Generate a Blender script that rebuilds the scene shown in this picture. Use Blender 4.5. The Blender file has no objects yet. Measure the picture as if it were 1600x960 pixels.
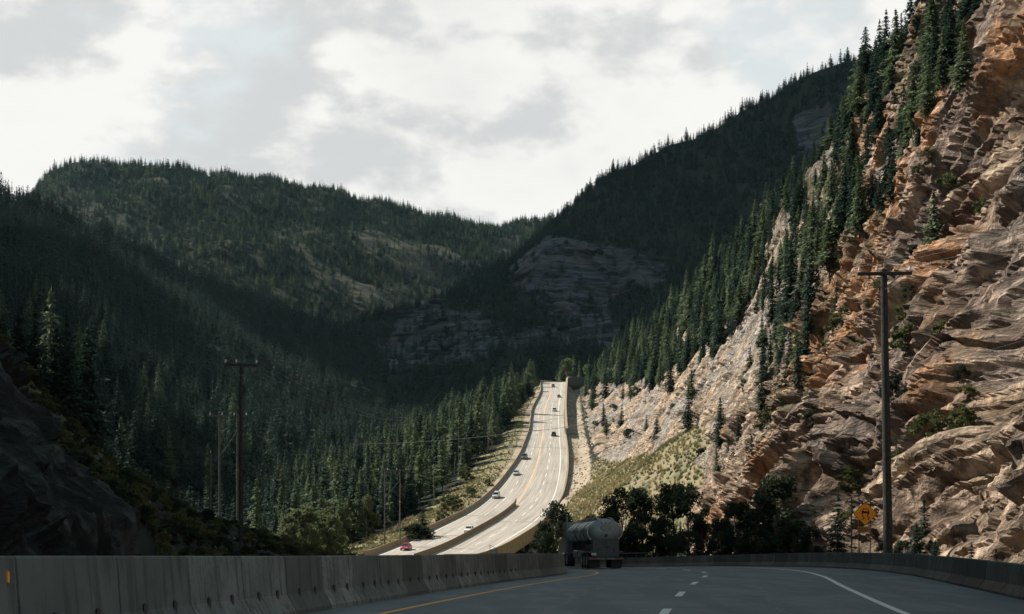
import bpy, math, random
import numpy as np
from mathutils import Vector, Matrix

# ------------------------------------------------------------ camera, light
S = bpy.context.scene
COL = S.collection
R = math.radians
F = 2222.0          # focal length in photo pixels (1600 wide)
HZ = 864.0          # photo row of the road plane's horizon
EYE = 1.18
HAZE = 0.000014
cam_d = bpy.data.cameras.new("camera")
cam_d.sensor_width = 36.0
cam_d.lens = 36.0 * F / 1600.0
cam_d.shift_y = (HZ - 480.0) / 1600.0
cam_d.clip_start = 0.1
cam_d.clip_end = 30000
cam = bpy.data.objects.new("camera", cam_d); COL.objects.link(cam)
cam.location = (0, 0, EYE); cam.rotation_euler = (R(90), 0, 0)
S.camera = cam

SUN = Vector((-0.93, 0.40, 0.95)).normalized()        # towards the sun
sun_el = math.asin(SUN.z)
sd = bpy.data.lights.new("sun", 'SUN'); sd.energy = 5.0; sd.angle = R(0.5); sd.color = (1.0, 0.90, 0.77)
so = bpy.data.objects.new("sun", sd); COL.objects.link(so)
so.rotation_euler = SUN.to_track_quat('Z', 'Y').to_euler(); so.location = (-50, 20, 200)

S.view_settings.view_transform = 'Standard'; S.view_settings.look = 'None'
S.view_settings.exposure = 0.78; S.view_settings.gamma = 1.0
S.view_settings.use_curve_mapping = False
S.cycles.max_bounces = 5; S.cycles.diffuse_bounces = 2; S.cycles.glossy_bounces = 2
S.cycles.transmission_bounces = 3; S.cycles.transparent_max_bounces = 4; S.cycles.volume_bounces = 0
S.cycles.use_denoising = True

class NT:
    def __init__(s, tree): s.t = tree; s.n = tree.nodes; s.l = tree.links
    def node(s, typ, **kw):
        n = s.n.new(typ)
        for k, v in kw.items():
            setattr(n, k, v)
        return n
    def put(s, sock, v):
        if hasattr(v, 'is_output'): s.l.new(v, sock)
        else: sock.default_value = v
    def noise(s, vec, scale, detail=4, rough=0.55, dist=0.0, out=0):
        n = s.node('ShaderNodeTexNoise'); s.put(n.inputs['Vector'], vec)
        n.inputs['Scale'].default_value = scale; n.inputs['Detail'].default_value = detail
        n.inputs['Roughness'].default_value = rough; n.inputs['Distortion'].default_value = dist
        return n.outputs[out]
    def voro(s, vec, scale, feature='F1', out=0, rand=1.0):
        n = s.node('ShaderNodeTexVoronoi', feature=feature); s.put(n.inputs['Vector'], vec)
        n.inputs['Scale'].default_value = scale; n.inputs['Randomness'].default_value = rand
        return n.outputs[out]
    def math(s, op, a, b=0.0, c=0.0, clamp=False):
        n = s.node('ShaderNodeMath', operation=op, use_clamp=clamp)
        s.put(n.inputs[0], a); s.put(n.inputs[1], b); s.put(n.inputs[2], c); return n.outputs[0]
    def ramp(s, v, a, b, lo=0.0, hi=1.0):
        n = s.node('ShaderNodeMapRange', interpolation_type='SMOOTHSTEP')
        s.put(n.inputs[0], v); n.inputs[1].default_value = a; n.inputs[2].default_value = b
        n.inputs[3].default_value = lo; n.inputs[4].default_value = hi; return n.outputs[0]
    def mix(s, f, a, b, mode='MIX'):
        n = s.node('ShaderNodeMix', data_type='RGBA', blend_type=mode)
        s.put(n.inputs[0], f)
        s.put(n.inputs[6], a if hasattr(a, 'is_output') else (*a, 1) if len(a) == 3 else a)
        s.put(n.inputs[7], b if hasattr(b, 'is_output') else (*b, 1) if len(b) == 3 else b)
        return n.outputs[2]
    def scale(s, vec, xyz):
        n = s.node('ShaderNodeVectorMath', operation='MULTIPLY'); s.put(n.inputs[0], vec); n.inputs[1].default_value = xyz
        return n.outputs[0]
    def attr(s, name, out='Fac'):
        n = s.node('ShaderNodeAttribute'); n.attribute_name = name; return n.outputs[out]
    def pos(s): return s.node('ShaderNodeNewGeometry').outputs['Position']
    def objc(s): return s.node('ShaderNodeTexCoord').outputs['Object']
    def rnd(s): return s.node('ShaderNodeObjectInfo').outputs['Random']
    def bump(s, h, strength=0.5, dist=0.1):
        n = s.node('ShaderNodeBump'); n.inputs['Strength'].default_value = strength; n.inputs['Distance'].default_value = dist
        s.put(n.inputs['Height'], h); return n.outputs[0]

# world: Nishita sky with a broken deck of pale clouds
w = bpy.data.worlds.new("World"); S.world = w; w.use_nodes = True
t = NT(w.node_tree); t.n.clear()
sky = t.node('ShaderNodeTexSky', sky_type='NISHITA'); sky.sun_disc = False
sky.sun_elevation = sun_el; sky.sun_rotation = math.atan2(SUN.x, SUN.y)
sky.air_density = 1.0; sky.dust_density = 3.0; sky.ozone_density = 1.0
gen = t.node('ShaderNodeTexCoord').outputs['Generated']
mp = t.node('ShaderNodeMapping'); t.put(mp.inputs[0], gen)
mp.inputs['Location'].default_value = (0.88, 0.3, 0.17); mp.inputs['Scale'].default_value = (1.0, 1.0, 1.75)
v = mp.outputs[0]
big = t.noise(v, 4.0, 9, 0.56, 0.1)
mp2 = t.node('ShaderNodeMapping'); t.put(mp2.inputs[0], v); mp2.inputs['Location'].default_value = (0.022, 0.0, -0.05)
big2 = t.noise(mp2.outputs[0], 4.0, 9, 0.56, 0.1)
mask = t.ramp(big, 0.37, 0.46)
relief = t.math('SUBTRACT', big, big2)
lit = t.ramp(relief, -0.055, 0.04)
thick = t.ramp(big, 0.52, 0.75)
ccol = t.mix(lit, (5.1, 5.2, 5.2), (7.25, 7.15, 6.9))
ccol = t.mix(t.math('MULTIPLY', thick, 0.45), ccol, (4.9, 5.0, 5.0))
# pale veil over the open sky
skyc = t.mix(0.85, sky.outputs[0], (6.15, 6.45, 6.35))
colr = t.mix(mask, skyc, ccol)
sz = t.node('ShaderNodeSeparateXYZ'); t.put(sz.inputs[0], gen)
up = t.ramp(sz.outputs[2], 0.37, 0.50)          # deep blue overhead, bright broken cloud lower down
colr = t.mix(up, colr, t.mix(t.math('MULTIPLY', mask, .5), (0.8, 1.7, 2.2), (2.4, 3.0, 3.3)))
bg = t.node('ShaderNodeBackground'); t.put(bg.inputs[0], colr); bg.inputs[1].default_value = 0.078
wo = t.node('ShaderNodeOutputWorld'); t.l.new(bg.outputs[0], wo.inputs[0])

# ------------------------------------------------------------ helpers
rng = np.random.default_rng(7); random.seed(7)
def P(px, py, Y): return np.array([(px-800)*Y/F, Y, EYE+(HZ-py)*Y/F])
def proj(p): return 800+F*p[..., 0]/np.maximum(p[..., 1], 1), HZ-F*(p[..., 2]-EYE)/np.maximum(p[..., 1], 1)

def tag(o, label=None, cat=None, group=None, kind=None):
    if label: o['label'] = label
    if cat: o['category'] = cat
    if group: o['group'] = group
    if kind: o['kind'] = kind
    return o
def link(o, parent=None):
    COL.objects.link(o)
    if parent: o.parent = parent
    return o
def empty(name, loc, rz=0.0):
    o = bpy.data.objects.new(name, None); o.location = loc; o.rotation_euler = (0, 0, rz); o.empty_display_size = .3
    return link(o)
def npmesh(name, V, Fc, mats, smooth=True, mi=None, attrs=None, parent=None):
    """V (N,3); Fc (M,k) array, k = 3 or 4"""
    me = bpy.data.meshes.new(name)
    V = np.ascontiguousarray(V, dtype=np.float32); Fc = np.ascontiguousarray(Fc, dtype=np.int32)
    me.vertices.add(len(V)); me.vertices.foreach_set('co', V.ravel())
    k = Fc.shape[1]
    me.loops.add(Fc.size); me.loops.foreach_set('vertex_index', Fc.ravel())
    me.polygons.add(len(Fc)); me.polygons.foreach_set('loop_start', np.arange(0, Fc.size, k, dtype=np.int32))
    if mi is not None: me.polygons.foreach_set('material_index', np.asarray(mi, dtype=np.int32))
    me.update(calc_edges=True)
    me.polygons.foreach_set('use_smooth', np.full(len(Fc), smooth, dtype=bool))
    for m in (mats if isinstance(mats, (list, tuple)) else [mats]): me.materials.append(m)
    for an, av in (attrs or {}).items():
        a = me.attributes.new(an, 'FLOAT', 'POINT'); a.data.foreach_set('value', np.asarray(av, dtype=np.float32).ravel())
    me.validate()
    o = bpy.data.objects.new(name, me)
    return link(o, parent)
def grid_faces(nu, nv):
    i = np.arange((nu-1)*(nv-1)); a = (i//(nv-1))*nv + i % (nv-1)
    return np.stack([a, a+nv, a+nv+1, a+1], 1)

class MB:
    def __init__(s): s.v = []; s.f = []; s.m = []; s.xf = Matrix.Identity(4)
    def add(s, vs, fs, m=0):
        n = len(s.v)
        for p in vs: s.v.append(tuple(s.xf @ Vector(p)))
        for f in fs: s.f.append(tuple(n+i for i in f)); s.m.append(m)
    def box(s, c, d, m=0, b=0.0):
        x, y, z = c; a, bb, cc = d[0]/2, d[1]/2, d[2]/2
        if b <= 0:
            vs = [(x+i*a, y+j*bb, z+k*cc) for i in (-1, 1) for j in (-1, 1) for k in (-1, 1)]
            s.add(vs, [(0, 1, 3, 2), (4, 6, 7, 5), (0, 4, 5, 1), (2, 3, 7, 6), (0, 2, 6, 4), (1, 5, 7, 3)], m)
        else:   # chamfered along every z and x edge
            rings = []
            for zz, ins in ((-cc, b), (-cc+b, 0), (cc-b, 0), (cc, b)):
                aa, b2 = a-ins, bb-ins
                rings.append([(x-aa+b, y-b2, z+zz), (x+aa-b, y-b2, z+zz), (x+aa, y-b2+b, z+zz), (x+aa, y+b2-b, z+zz),
                              (x+aa-b, y+b2, z+zz), (x-aa+b, y+b2, z+zz), (x-aa, y+b2-b, z+zz), (x-aa, y-b2+b, z+zz)])
            s.rings(rings, m)
    def rings(s, rings, m=0, cap=True, close=True):
        n = len(rings[0]); vs = [p for r in rings for p in r]; fs = []
        for i in range(len(rings)-1):
            for j in range(n if close else n-1):
                k = (j+1) % n
                fs.append((i*n+j, i*n+k, (i+1)*n+k, (i+1)*n+j))
        if cap: fs.append(tuple(range(n))[::-1]); fs.append(tuple((len(rings)-1)*n+j for j in range(n)))
        s.add(vs, fs, m)
    def tube(s, pts, r, n=8, m=0, r2=None):
        pts = [Vector(p) for p in pts]; rs = []
        for i, p in enumerate(pts):
            d = (pts[min(i+1, len(pts)-1)]-pts[max(i-1, 0)])
            if d.length < 1e-6: d = Vector((0, 0, 1))
            d.normalize(); up = Vector((0, 0, 1)) if abs(d.z) < .9 else Vector((1, 0, 0))
            a = d.cross(up).normalized(); b = d.cross(a)
            rr = r if r2 is None else r+(r2-r)*i/(len(pts)-1)
            rs.append([tuple(p+a*rr*math.cos(6.2832*k/n)+b*rr*math.sin(6.2832*k/n)) for k in range(n)])
        s.rings(rs, m)
    def cyl(s, a, b, r, n=16, m=0): s.tube([a, b], r, n, m)
    def poly(s, pts, y0, y1, m=0):      # outline in x,z swept along y
        s.rings([[(p[0], y0, p[1]) for p in pts], [(p[0], y1, p[1]) for p in pts]], m)
    def build(s, name, mats, parent=None, smooth=False):
        me = bpy.data.meshes.new(name); me.from_pydata(s.v, [], s.f)
        for m in (mats if isinstance(mats, (list, tuple)) else [mats]): me.materials.append(m)
        for p, mi in zip(me.polygons, s.m): p.material_index = mi; p.use_smooth = smooth
        me.update()
        import bmesh
        bm = bmesh.new(); bm.from_mesh(me); bmesh.ops.recalc_face_normals(bm, faces=bm.faces); bm.to_mesh(me); bm.free()
        if smooth:
            me.set_sharp_from_angle(angle=R(40))
        return link(bpy.data.objects.new(name, me), parent)
def copy_tree(o, parent=None):
    c = o.copy(); COL.objects.link(c); c.parent = parent
    for ch in o.children: copy_tree(ch, c)
    return c

# numpy noise ------------------------------------------------
_perm = np.random.default_rng(3).permutation(1024)
_grad = np.random.default_rng(4).uniform(-1, 1, (1024, 2)); _grad /= np.linalg.norm(_grad, axis=1, keepdims=True)
_rnd = np.random.default_rng(5).uniform(-1, 1, (1024, 5))
def _h(i, j): return _perm[(_perm[i % 1024]+j) % 1024]
def perlin(x, y):
    xi = np.floor(x).astype(np.int64); yi = np.floor(y).astype(np.int64); fx = x-xi; fy = y-yi
    u = fx*fx*fx*(fx*(fx*6-15)+10); vv = fy*fy*fy*(fy*(fy*6-15)+10)
    def g(a, b): q = _grad[_h(xi+a, yi+b)]; return q[..., 0]*(fx-a)+q[..., 1]*(fy-b)
    return 1.5*((g(0, 0)*(1-u)+g(1, 0)*u)*(1-vv)+(g(0, 1)*(1-u)+g(1, 1)*u)*vv)
def fbm(x, y, o=4, g=.5):
    r = 0; a = 1
    for i in range(o): r = r+a*perlin(x*2**i+17.3*i, y*2**i+9.1*i); a *= g
    return r
def ridged(x, y, o=4, g=.5):
    r = 0; a = 1
    for i in range(o): r = r+a*(1-2*np.abs(perlin(x*2**i+7.3*i, y*2**i+31.7*i))); a *= g
    return r
def facets(x, y, tilt=.8):
    """each Voronoi cell is its own tilted plane: broken rock"""
    xi = np.floor(x).astype(np.int64); yi = np.floor(y).astype(np.int64)
    best = np.full(x.shape, 9e9); out = np.zeros(x.shape)
    for a in (-1, 0, 1):
        for b in (-1, 0, 1):
            hh = _h(xi+a, yi+b); q = _rnd[hh]
            dx = x-(xi+a+.5+.45*q[..., 0]); dy = y-(yi+b+.5+.45*q[..., 1]); d = dx*dx+dy*dy
            val = q[..., 2]+tilt*(q[..., 3]*dx+q[..., 4]*dy)
            k = d < best; best = np.where(k, d, best); out = np.where(k, val, out)
    return out
def inpoly(px, py, poly):
    r = np.zeros(px.shape, bool); n = len(poly)
    for i in range(n):
        x1, y1 = poly[i]; x2, y2 = poly[(i+1) % n]
        if y1 == y2: continue
        r ^= ((y1 > py) != (y2 > py)) & (px < (x2-x1)*(py-y1)/(y2-y1)+x1)
    return r
def catmull(pts, n):
    pts = np.asarray(pts, float); m = len(pts); tt = np.linspace(0, m-1, n); i = np.minimum(tt.astype(int), m-2); f = (tt-i)[:, None]
    p0 = pts[np.maximum(i-1, 0)]; p1 = pts[i]; p2 = pts[i+1]; p3 = pts[np.minimum(i+2, m-1)]
    return .5*((2*p1)+(-p0+p2)*f+(2*p0-5*p1+4*p2-p3)*f*f+(-p0+3*p1-3*p2+p3)*f**3)

# ------------------------------------------------------------ materials
def mat(name, build):
    m = bpy.data.materials.new(name); m.use_nodes = True; t = NT(m.node_tree)
    b = m.node_tree.nodes['Principled BSDF']; b.inputs['Roughness'].default_value = .85
    b.inputs['Specular IOR Level'].default_value = .25
    build(t, b); return m
def plain(name, col, rough=.6, metal=0, var=.12, sc=3.0, spec=.4):
    def f(t, b):
        n = t.noise(t.objc(), sc, 5)
        c = t.mix(t.ramp(n, .3, .7), tuple(x*(1-var) for x in col), tuple(min(1, x*(1+var)) for x in col))
        t.put(b.inputs['Base Color'], c); b.inputs['Roughness'].default_value = rough; b.inputs['Metallic'].default_value = metal
        b.inputs['Specular IOR Level'].default_value = spec
    return mat(name, f)
def m_rock(name, warm=True, detail=1.0):
    def f(t, b):
        p = t.pos()
        q = t.scale(p, (.75, .5, .75))
        big = t.noise(q, .045, 6, .6, .6); med = t.noise(q, .22, 8, .65, .8); fine = t.noise(p, 1.6, 8, .7, .4)
        cr = t.voro(t.mix(.35, p, t.noise(p, .6, 3, out=1), 'ADD'), .55, 'DISTANCE_TO_EDGE')
        if warm:
            c = t.mix(t.ramp(med, .40, .60), (.30, .215, .165), (.68, .53, .40))
            c = t.mix(t.ramp(big, .48, .58, 0, .85), c, (.70, .38, .19))            # iron stained
            grey = t.noise(t.scale(p, (.5, 1.3, .5)), .085, 5, .6, .3)
            c = t.mix(t.ramp(grey, .49, .57, 0, .8), c, (.34, .29, .27))
            c = t.mix(t.ramp(t.noise(p, .38, 7, .7, .5), .55, .66, 0, .75), c, (.085, .066, .055))   # mauve grey
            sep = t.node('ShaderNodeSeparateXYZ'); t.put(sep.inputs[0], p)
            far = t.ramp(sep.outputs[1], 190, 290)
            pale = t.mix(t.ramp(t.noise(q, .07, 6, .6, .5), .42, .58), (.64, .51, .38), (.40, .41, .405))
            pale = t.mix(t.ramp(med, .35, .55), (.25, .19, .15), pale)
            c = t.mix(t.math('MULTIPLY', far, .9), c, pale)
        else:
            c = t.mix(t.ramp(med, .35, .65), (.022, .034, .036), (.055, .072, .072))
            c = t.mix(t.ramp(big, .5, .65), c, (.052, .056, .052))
        streak = t.noise(t.scale(p, (1.2, 1.6, .28)), .9, 6, .65)
        c = t.mix(t.ramp(streak, .56, .74, 0, .35), c, (.09, .07, .06))
        c = t.mix(t.ramp(fine, .35, .5, .55, 0), c, (.07, .055, .047))
        c = t.mix(t.ramp(cr, .0, .05, .25, 0), c, (.05, .04, .035))  # crevice shade painted as dark lines along the cracks
        gx = t.node('ShaderNodeCombineXYZ'); t.put(gx.inputs[0], t.attr('ga')); t.put(gx.inputs[1], t.math('MULTIPLY', t.attr('gh'), .30))
        grain = t.noise(gx.outputs[0], .9, 9, .68, .35); grain2 = t.noise(gx.outputs[0], .22, 6, .6, .5)
        gs = 1.0
        if warm:
            s2 = t.node('ShaderNodeSeparateXYZ'); t.put(s2.inputs[0], p); gs = t.ramp(s2.outputs[1], 170, 290, 1.0, .35)
        c = t.mix(t.math('MULTIPLY', t.ramp(grain, .52, .62, 0, .6), gs), c, tuple(x*.22 for x in ((.42, .31, .25) if warm else (.08, .09, .09))))
        c = t.mix(t.ramp(grain, .47, .38, 0, .6), c, (.70, .56, .43) if warm else (.10, .12, .12))
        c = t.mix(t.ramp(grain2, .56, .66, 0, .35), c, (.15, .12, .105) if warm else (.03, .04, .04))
        veg = t.attr('veg')
        vg = t.mix(t.noise(p, 1.3, 5), (.055, .06, .03), (.14, .125, .075))
        c = t.mix(t.math('MULTIPLY', veg, t.ramp(t.noise(p, .35, 6, .7), .42, .52)), c, vg)
        t.put(b.inputs['Base Color'], c); b.inputs['Roughness'].default_value = .9
        hgt = t.math('ADD', t.math('MULTIPLY', t.ramp(cr, 0, .15), .25), t.math('ADD', fine, t.math('MULTIPLY', med, 1.2)))
        hgt = t.math('ADD', hgt, t.math('MULTIPLY', streak, .6)); hgt = t.math('SUBTRACT', hgt, t.math('MULTIPLY', t.ramp(grain, .46, .60), .9))
        t.put(b.inputs['Normal'], t.bump(hgt, 1.0*detail, .6))
    return mat(name, f)
def m_ground(name):
    # attributes: rock, grass, dirt (0..1); rest is dark forest floor
    def f(t, b):
        p = t.pos()
        floor = t.mix(t.noise(p, .05, 6, .6), (.010, .017, .013), (.024, .030, .020))
        n1 = t.noise(p, .12, 7, .65); n2 = t.noise(p, 1.1, 6, .7)
        grass = t.mix(t.ramp(n1, .42, .60), (.20, .18, .115), (.105, .115, .068))
        grass = t.mix(t.ramp(n2, .42, .66, 0, .6), grass, (.31, .265, .165))
        dirt = t.mix(n2, (.24, .20, .155), (.44, .38, .30)); cut = t.mix(t.ramp(t.noise(t.scale(p, (1, 1, 2)), .03, 8, .75, .6), .40, .60), (.020, .027, .023), (.058, .060, .048))
        ls = t.noise(t.scale(p, (.25, .25, 3.6)), .06, 8, .7, .5)
        rock = t.mix(t.ramp(ls, .42, .58), (.018, .025, .033), (.095, .110, .125))
        rock = t.mix(t.ramp(t.noise(p, .03, 6, .6), .45, .6, 0, .5), rock, (.10, .092, .088))
        rg = t.math('MULTIPLY', t.math('SUBTRACT', t.noise(p, .045, 7, .7), .5), 2.6)
        am = lambda nm: t.ramp(t.math('ADD', t.attr(nm), rg), .42, .58)
        c = t.mix(am('rock'), floor, rock); c = t.mix(t.attr('dirt'), c, t.mix(t.ramp(n1, .4, .62, 0, .7), dirt, (.16, .15, .10)))
        c = t.mix(t.attr('grass'), c, grass); c = t.mix(am('cut'), c, cut)
        t.put(b.inputs['Base Color'], c); b.inputs['Roughness'].default_value = .95
        b.inputs['Specular IOR Level'].default_value = .1
        hh = t.math('ADD', t.math('MULTIPLY', ls, t.math('MULTIPLY', t.attr('rock'), 14.0)), t.math('MULTIPLY', n2, .35))
        t.put(b.inputs['Normal'], t.bump(hh, .7, 1.0))
    return mat(name, f)
def m_leaf(name, a, b_, var=.5, trans=.25):
    def f(t, b):
        r = t.rnd(); n = t.noise(t.objc(), .55, 4, .6)
        c = t.mix(r, a, b_)
        c = t.mix(t.ramp(n, .35, .65, 0, var), c, tuple(x*1.75 for x in b_))
        t.put(b.inputs['Base Color'], c); b.inputs['Roughness'].default_value = .75
        b.inputs['Specular IOR Level'].default_value = .12
        out = t.n['Material Output']; tr = t.node('ShaderNodeBsdfTranslucent'); t.put(tr.inputs[0], c)
        mx = t.node('ShaderNodeMixShader'); mx.inputs[0].default_value = trans
        t.l.new(b.outputs[0], mx.inputs[1]); t.l.new(tr.outputs[0], mx.inputs[2]); t.l.new(mx.outputs[0], out.inputs[0])
    return mat(name, f)
M = {}
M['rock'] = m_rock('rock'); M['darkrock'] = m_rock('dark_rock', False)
M['ground'] = m_ground('ground')
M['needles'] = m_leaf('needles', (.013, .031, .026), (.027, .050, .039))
M['needles_sunlit'] = m_leaf('needles_sunlit', (.062, .096, .056), (.100, .134, .076))  # brighter needle copy, sunlight on the bank trees put into the colour
M['leaves'] = m_leaf('leaves', (.080, .108, .050), (.12, .145, .075), trans=.35)
M['leaves_dark'] = m_leaf('leaves_dark', (.018, .030, .018), (.030, .044, .026), trans=.3)
M['shrub'] = m_leaf('shrub_leaves', (.055, .075, .028), (.095, .105, .05), trans=.3)
M['bark'] = plain('bark', (.085, .068, .055), .95, sc=6, var=.4, spec=.1)
M['palebark'] = plain('pale_bark', (.34, .31, .27), .9, sc=4, var=.35, spec=.1)
M['pole'] = plain('pole_wood', (.040, .042, .040), .9, sc=5, var=.3, spec=.1)
M['palepole'] = plain('weathered_pole_wood', (.11, .11, .10), .9, sc=5, var=.3, spec=.1)
M['iron'] = plain('galvanised_steel', (.23, .24, .25), .5, .7)
M['wire'] = plain('wire', (.03, .032, .034), .6, .2)
M['glasswhite'] = plain('insulator_porcelain', (.55, .55, .52), .25)
M['black'] = plain('black_rubber', (.018, .018, .019), .8)
M['dark'] = plain('dark_plastic', (.028, .028, .03), .5)
def f_asphalt(t, b):
    p = t.pos()
    n = t.noise(p, .35, 6, .6); f2 = t.noise(p, 28, 4, .8); wear = t.noise(t.scale(p, (1.6, .22, 1)), .5, 5, .55, .3)
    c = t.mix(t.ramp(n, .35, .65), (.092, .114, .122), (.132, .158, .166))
    c = t.mix(t.ramp(wear, .42, .60, 0, .75), c, (.072, .090, .102))
    c = t.mix(t.ramp(f2, .52, .70, 0, .6), c, (.27, .28, .28)); c = t.mix(t.ramp(t.noise(p, 7, 5, .75), .5, .68, 0, .5), c, (.045, .055, .06))
    c = t.mix(t.ramp(t.voro(p, .8, 'DISTANCE_TO_EDGE'), 0, .008, .0, 0), c, (.02, .02, .02))
    sp = t.voro(p, 1.7); c = t.mix(t.ramp(sp, .035, .06, .7, 0), c, (.03, .03, .033))
    t.put(b.inputs['Base Color'], c); b.inputs['Roughness'].default_value = .75
    b.inputs['Specular IOR Level'].default_value = .35
    t.put(b.inputs['Normal'], t.bump(f2, .6, .012))
M['asphalt'] = mat('asphalt', f_asphalt)
def f_hwy(t, b):
    p = t.pos(); u = t.attr('u'); vv = t.attr('v')
    cx = t.node('ShaderNodeCombineXYZ'); t.put(cx.inputs[0], t.math('MULTIPLY', u, 26.0)); t.put(cx.inputs[1], t.math('MULTIPLY', vv, .02))
    streak = t.noise(cx.outputs[0], 1.3, 6, .65); n = t.noise(p, .08, 5, .6)
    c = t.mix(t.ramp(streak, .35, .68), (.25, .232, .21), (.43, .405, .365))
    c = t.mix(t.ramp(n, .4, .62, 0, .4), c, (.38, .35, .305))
    t.put(b.inputs['Base Color'], c); b.inputs['Roughness'].default_value = .8
M['hwy'] = mat('sunbleached_road', f_hwy)
def f_concrete(base, rust=False, joints=0.0):
    def f(t, b):
        p = t.pos(); o = t.objc(); r = t.rnd()
        n = t.noise(o, 1.1, 7, .65); st = t.noise(t.scale(p, (3.5, 3.5, .35)), 1.6, 6, .6); sp = t.noise(p, 9, 6, .75)
        d = tuple(x*.45 for x in base); l = tuple(x*1.25 for x in base)
        c = t.mix(r, tuple(x*.55 for x in base), tuple(x*1.45 for x in base))
        c = t.mix(t.ramp(n, .35, .65, .0, .5), c, d)
        c = t.mix(t.ramp(st, .48, .62, 0, .7), c, tuple(x*.4 for x in base))
        pit = t.math('MULTIPLY', t.ramp(sp, .55, .62), t.ramp(r, .35, .9))
        c = t.mix(t.math('MULTIPLY', pit, .75), c, tuple(x*.25 for x in base))
        if rust:
            z = t.node('ShaderNodeSeparateXYZ'); t.put(z.inputs[0], p)
            c = t.mix(t.math('MULTIPLY', t.ramp(z.outputs[2], .75, .25), t.ramp(st, .35, .6, .1, .6)), c, (.16, .085, .05))
        t.put(b.inputs['Base Color'], c); b.inputs['Roughness'].default_value = .9; b.inputs['Specular IOR Level'].default_value = .2
        t.put(b.inputs['Normal'], t.bump(sp, .35, .02))
    return f
M['barrier'] = mat('near_concrete', f_concrete((.165, .185, .175)))
M['barrier_rust'] = mat('stained_concrete', f_concrete((.14, .14, .125), True))
M['parapet'] = mat('highway_concrete', f_concrete((.34, .27, .19)))
M['wallconc'] = mat('weathered_wall_concrete', f_concrete((.25, .25, .22)))
M['white'] = plain('white_line', (.62, .62, .58), .7, sc=5, var=.2)
M['whitefar'] = plain('faded_white_line', (.70, .69, .66), .7, sc=2, var=.1)
M['yellow'] = plain('yellow_line', (.62, .30, .055), .7, sc=5, var=.2)
M['yellowfar'] = plain('faded_yellow_line', (.70, .44, .22), .7, sc=2, var=.15)
M['tar'] = plain('joint_seal', (.20, .19, .175), .8)
M['tarseal'] = plain('crack_sealer', (.028, .032, .036), .5, sc=4)
M['kerb'] = plain('gravel_strip', (.42, .37, .31), .95, sc=2, var=.35, spec=.1)

# ------------------------------------------------------------ highway geometry
HY = np.array([596, 603, 640, 679, 713, 740, 774, 790, 827, 854, 866, 875.])[::-1]
HD = np.array([885, 835, 665, 565, 503, 465, 425, 405, 352, 318, 300, 285.])[::-1]
yLx = np.array([600, 614, 642, 674, 717, 767, 799, 862, 875.]); xLx = np.array([845, 846, 831, 828, 812, 775, 737, 602, 562.])
yRx = np.array([602, 642, 674, 705, 736, 780, 817, 863, 875.]); xRx = np.array([884, 881, 882, 886, 886.5, 878, 850, 778, 738.])
def hwy_row(y):
    Y = np.interp(-y, -HY, HD); xl = np.interp(y, yLx, xLx); xr = np.interp(y, yRx, xRx)
    return P(xl, y, Y), P(xr, y, Y)
rowsy = np.linspace(875, 597, 60)
HL = []; HR = []
for y in rowsy:
    a, b = hwy_row(y); HL.append(a); HR.append(b)
for k, (dx, dy, dz) in enumerate([(7, 35, 4.0), (20, 70, 6.0), (42, 105, 6.5), (75, 135, 5.0)]):   # over the crest, bending right
    HL.append(HL[59]+np.array([dx-1.0, dy, dz])); HR.append(HR[59]+np.array([dx, dy-14*(k+1)/4, dz]))
def smooth_curve(a, n, it=4):
    a = np.array(a); d = np.r_[0, np.cumsum(np.linalg.norm(np.diff(a, axis=0), axis=1))]; tt = np.linspace(0, d[-1], n)
    b = np.stack([np.interp(tt, d, a[:, i]) for i in range(3)], 1)
    for _ in range(it):
        c = b.copy(); c[1:-1] = (b[:-2]+2*b[1:-1]+b[2:])/4; b = c
    return b
NH = 220
HL = smooth_curve(HL, NH, 30); HR = smooth_curve(HR, NH, 30)
HL[0] = P(562, 875, 285); HR[0] = P(738, 875, 285)
def hwy(i, u, dz=0.0):
    """i in 0..NH-1 (float), u 0..1 across"""
    i = np.clip(np.asarray(i, float), 0, NH-1); k = np.minimum(i.astype(int), NH-2); f = (i-k)[..., None]
    L = HL[k]*(1-f)+HL[k+1]*f; Rr = HR[k]*(1-f)+HR[k+1]*f; u = np.asarray(u, float)[..., None]
    p = L*(1-u)+Rr*u; p = p.copy(); p[..., 2] += dz; return p
def hwy_i_at_y(ypx):
    p = hwy(np.arange(NH), np.full(NH, .5)); yy = proj(p)[1]
    k = int(np.argmin(yy)); return float(np.interp(-ypx, -yy[:k+1], np.arange(k+1)))

# near road rows (left barrier foot, right barrier foot)
NL = [(-8.2, -20, 0.03), (-6.3, 0, .03), (-5.0, 14, .03), (-3.93, 28, 0), (-2.0, 45, 0), (0, 59.6, 0), (1.75, 70, 0), (3.05, 80, 0), (3.35, 90, 0), (2.3, 101, 0), (-.8, 114, 0), (-7, 132, -.1), (-17, 155, -.2), (-26, 185, -.3), (-31, 220, -.25), (-32, 255, -.1), (HL[0][0], 285, HL[0][2])]
NR = [(3, -22, 0), (5.8, -3, 0), (8.8, 12, -.05), (10.9, 26, -.02), (13.1, 41, .18), (15.4, 56, .33), (16.7, 70, .38), (16.7, 84, .35), (15.6, 98, .25), (13.2, 112, .1), (9, 128, -.1), (1, 147, -.2), (-6, 168, -.3), (-12, 192, -.3), (-14.5, 222, -.25), (-13, 255, -.1), (HR[0][0], 285, HR[0][2])]
NN = 340
CL = catmull(NL, NN); CR = catmull(NR, NN)
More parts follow.
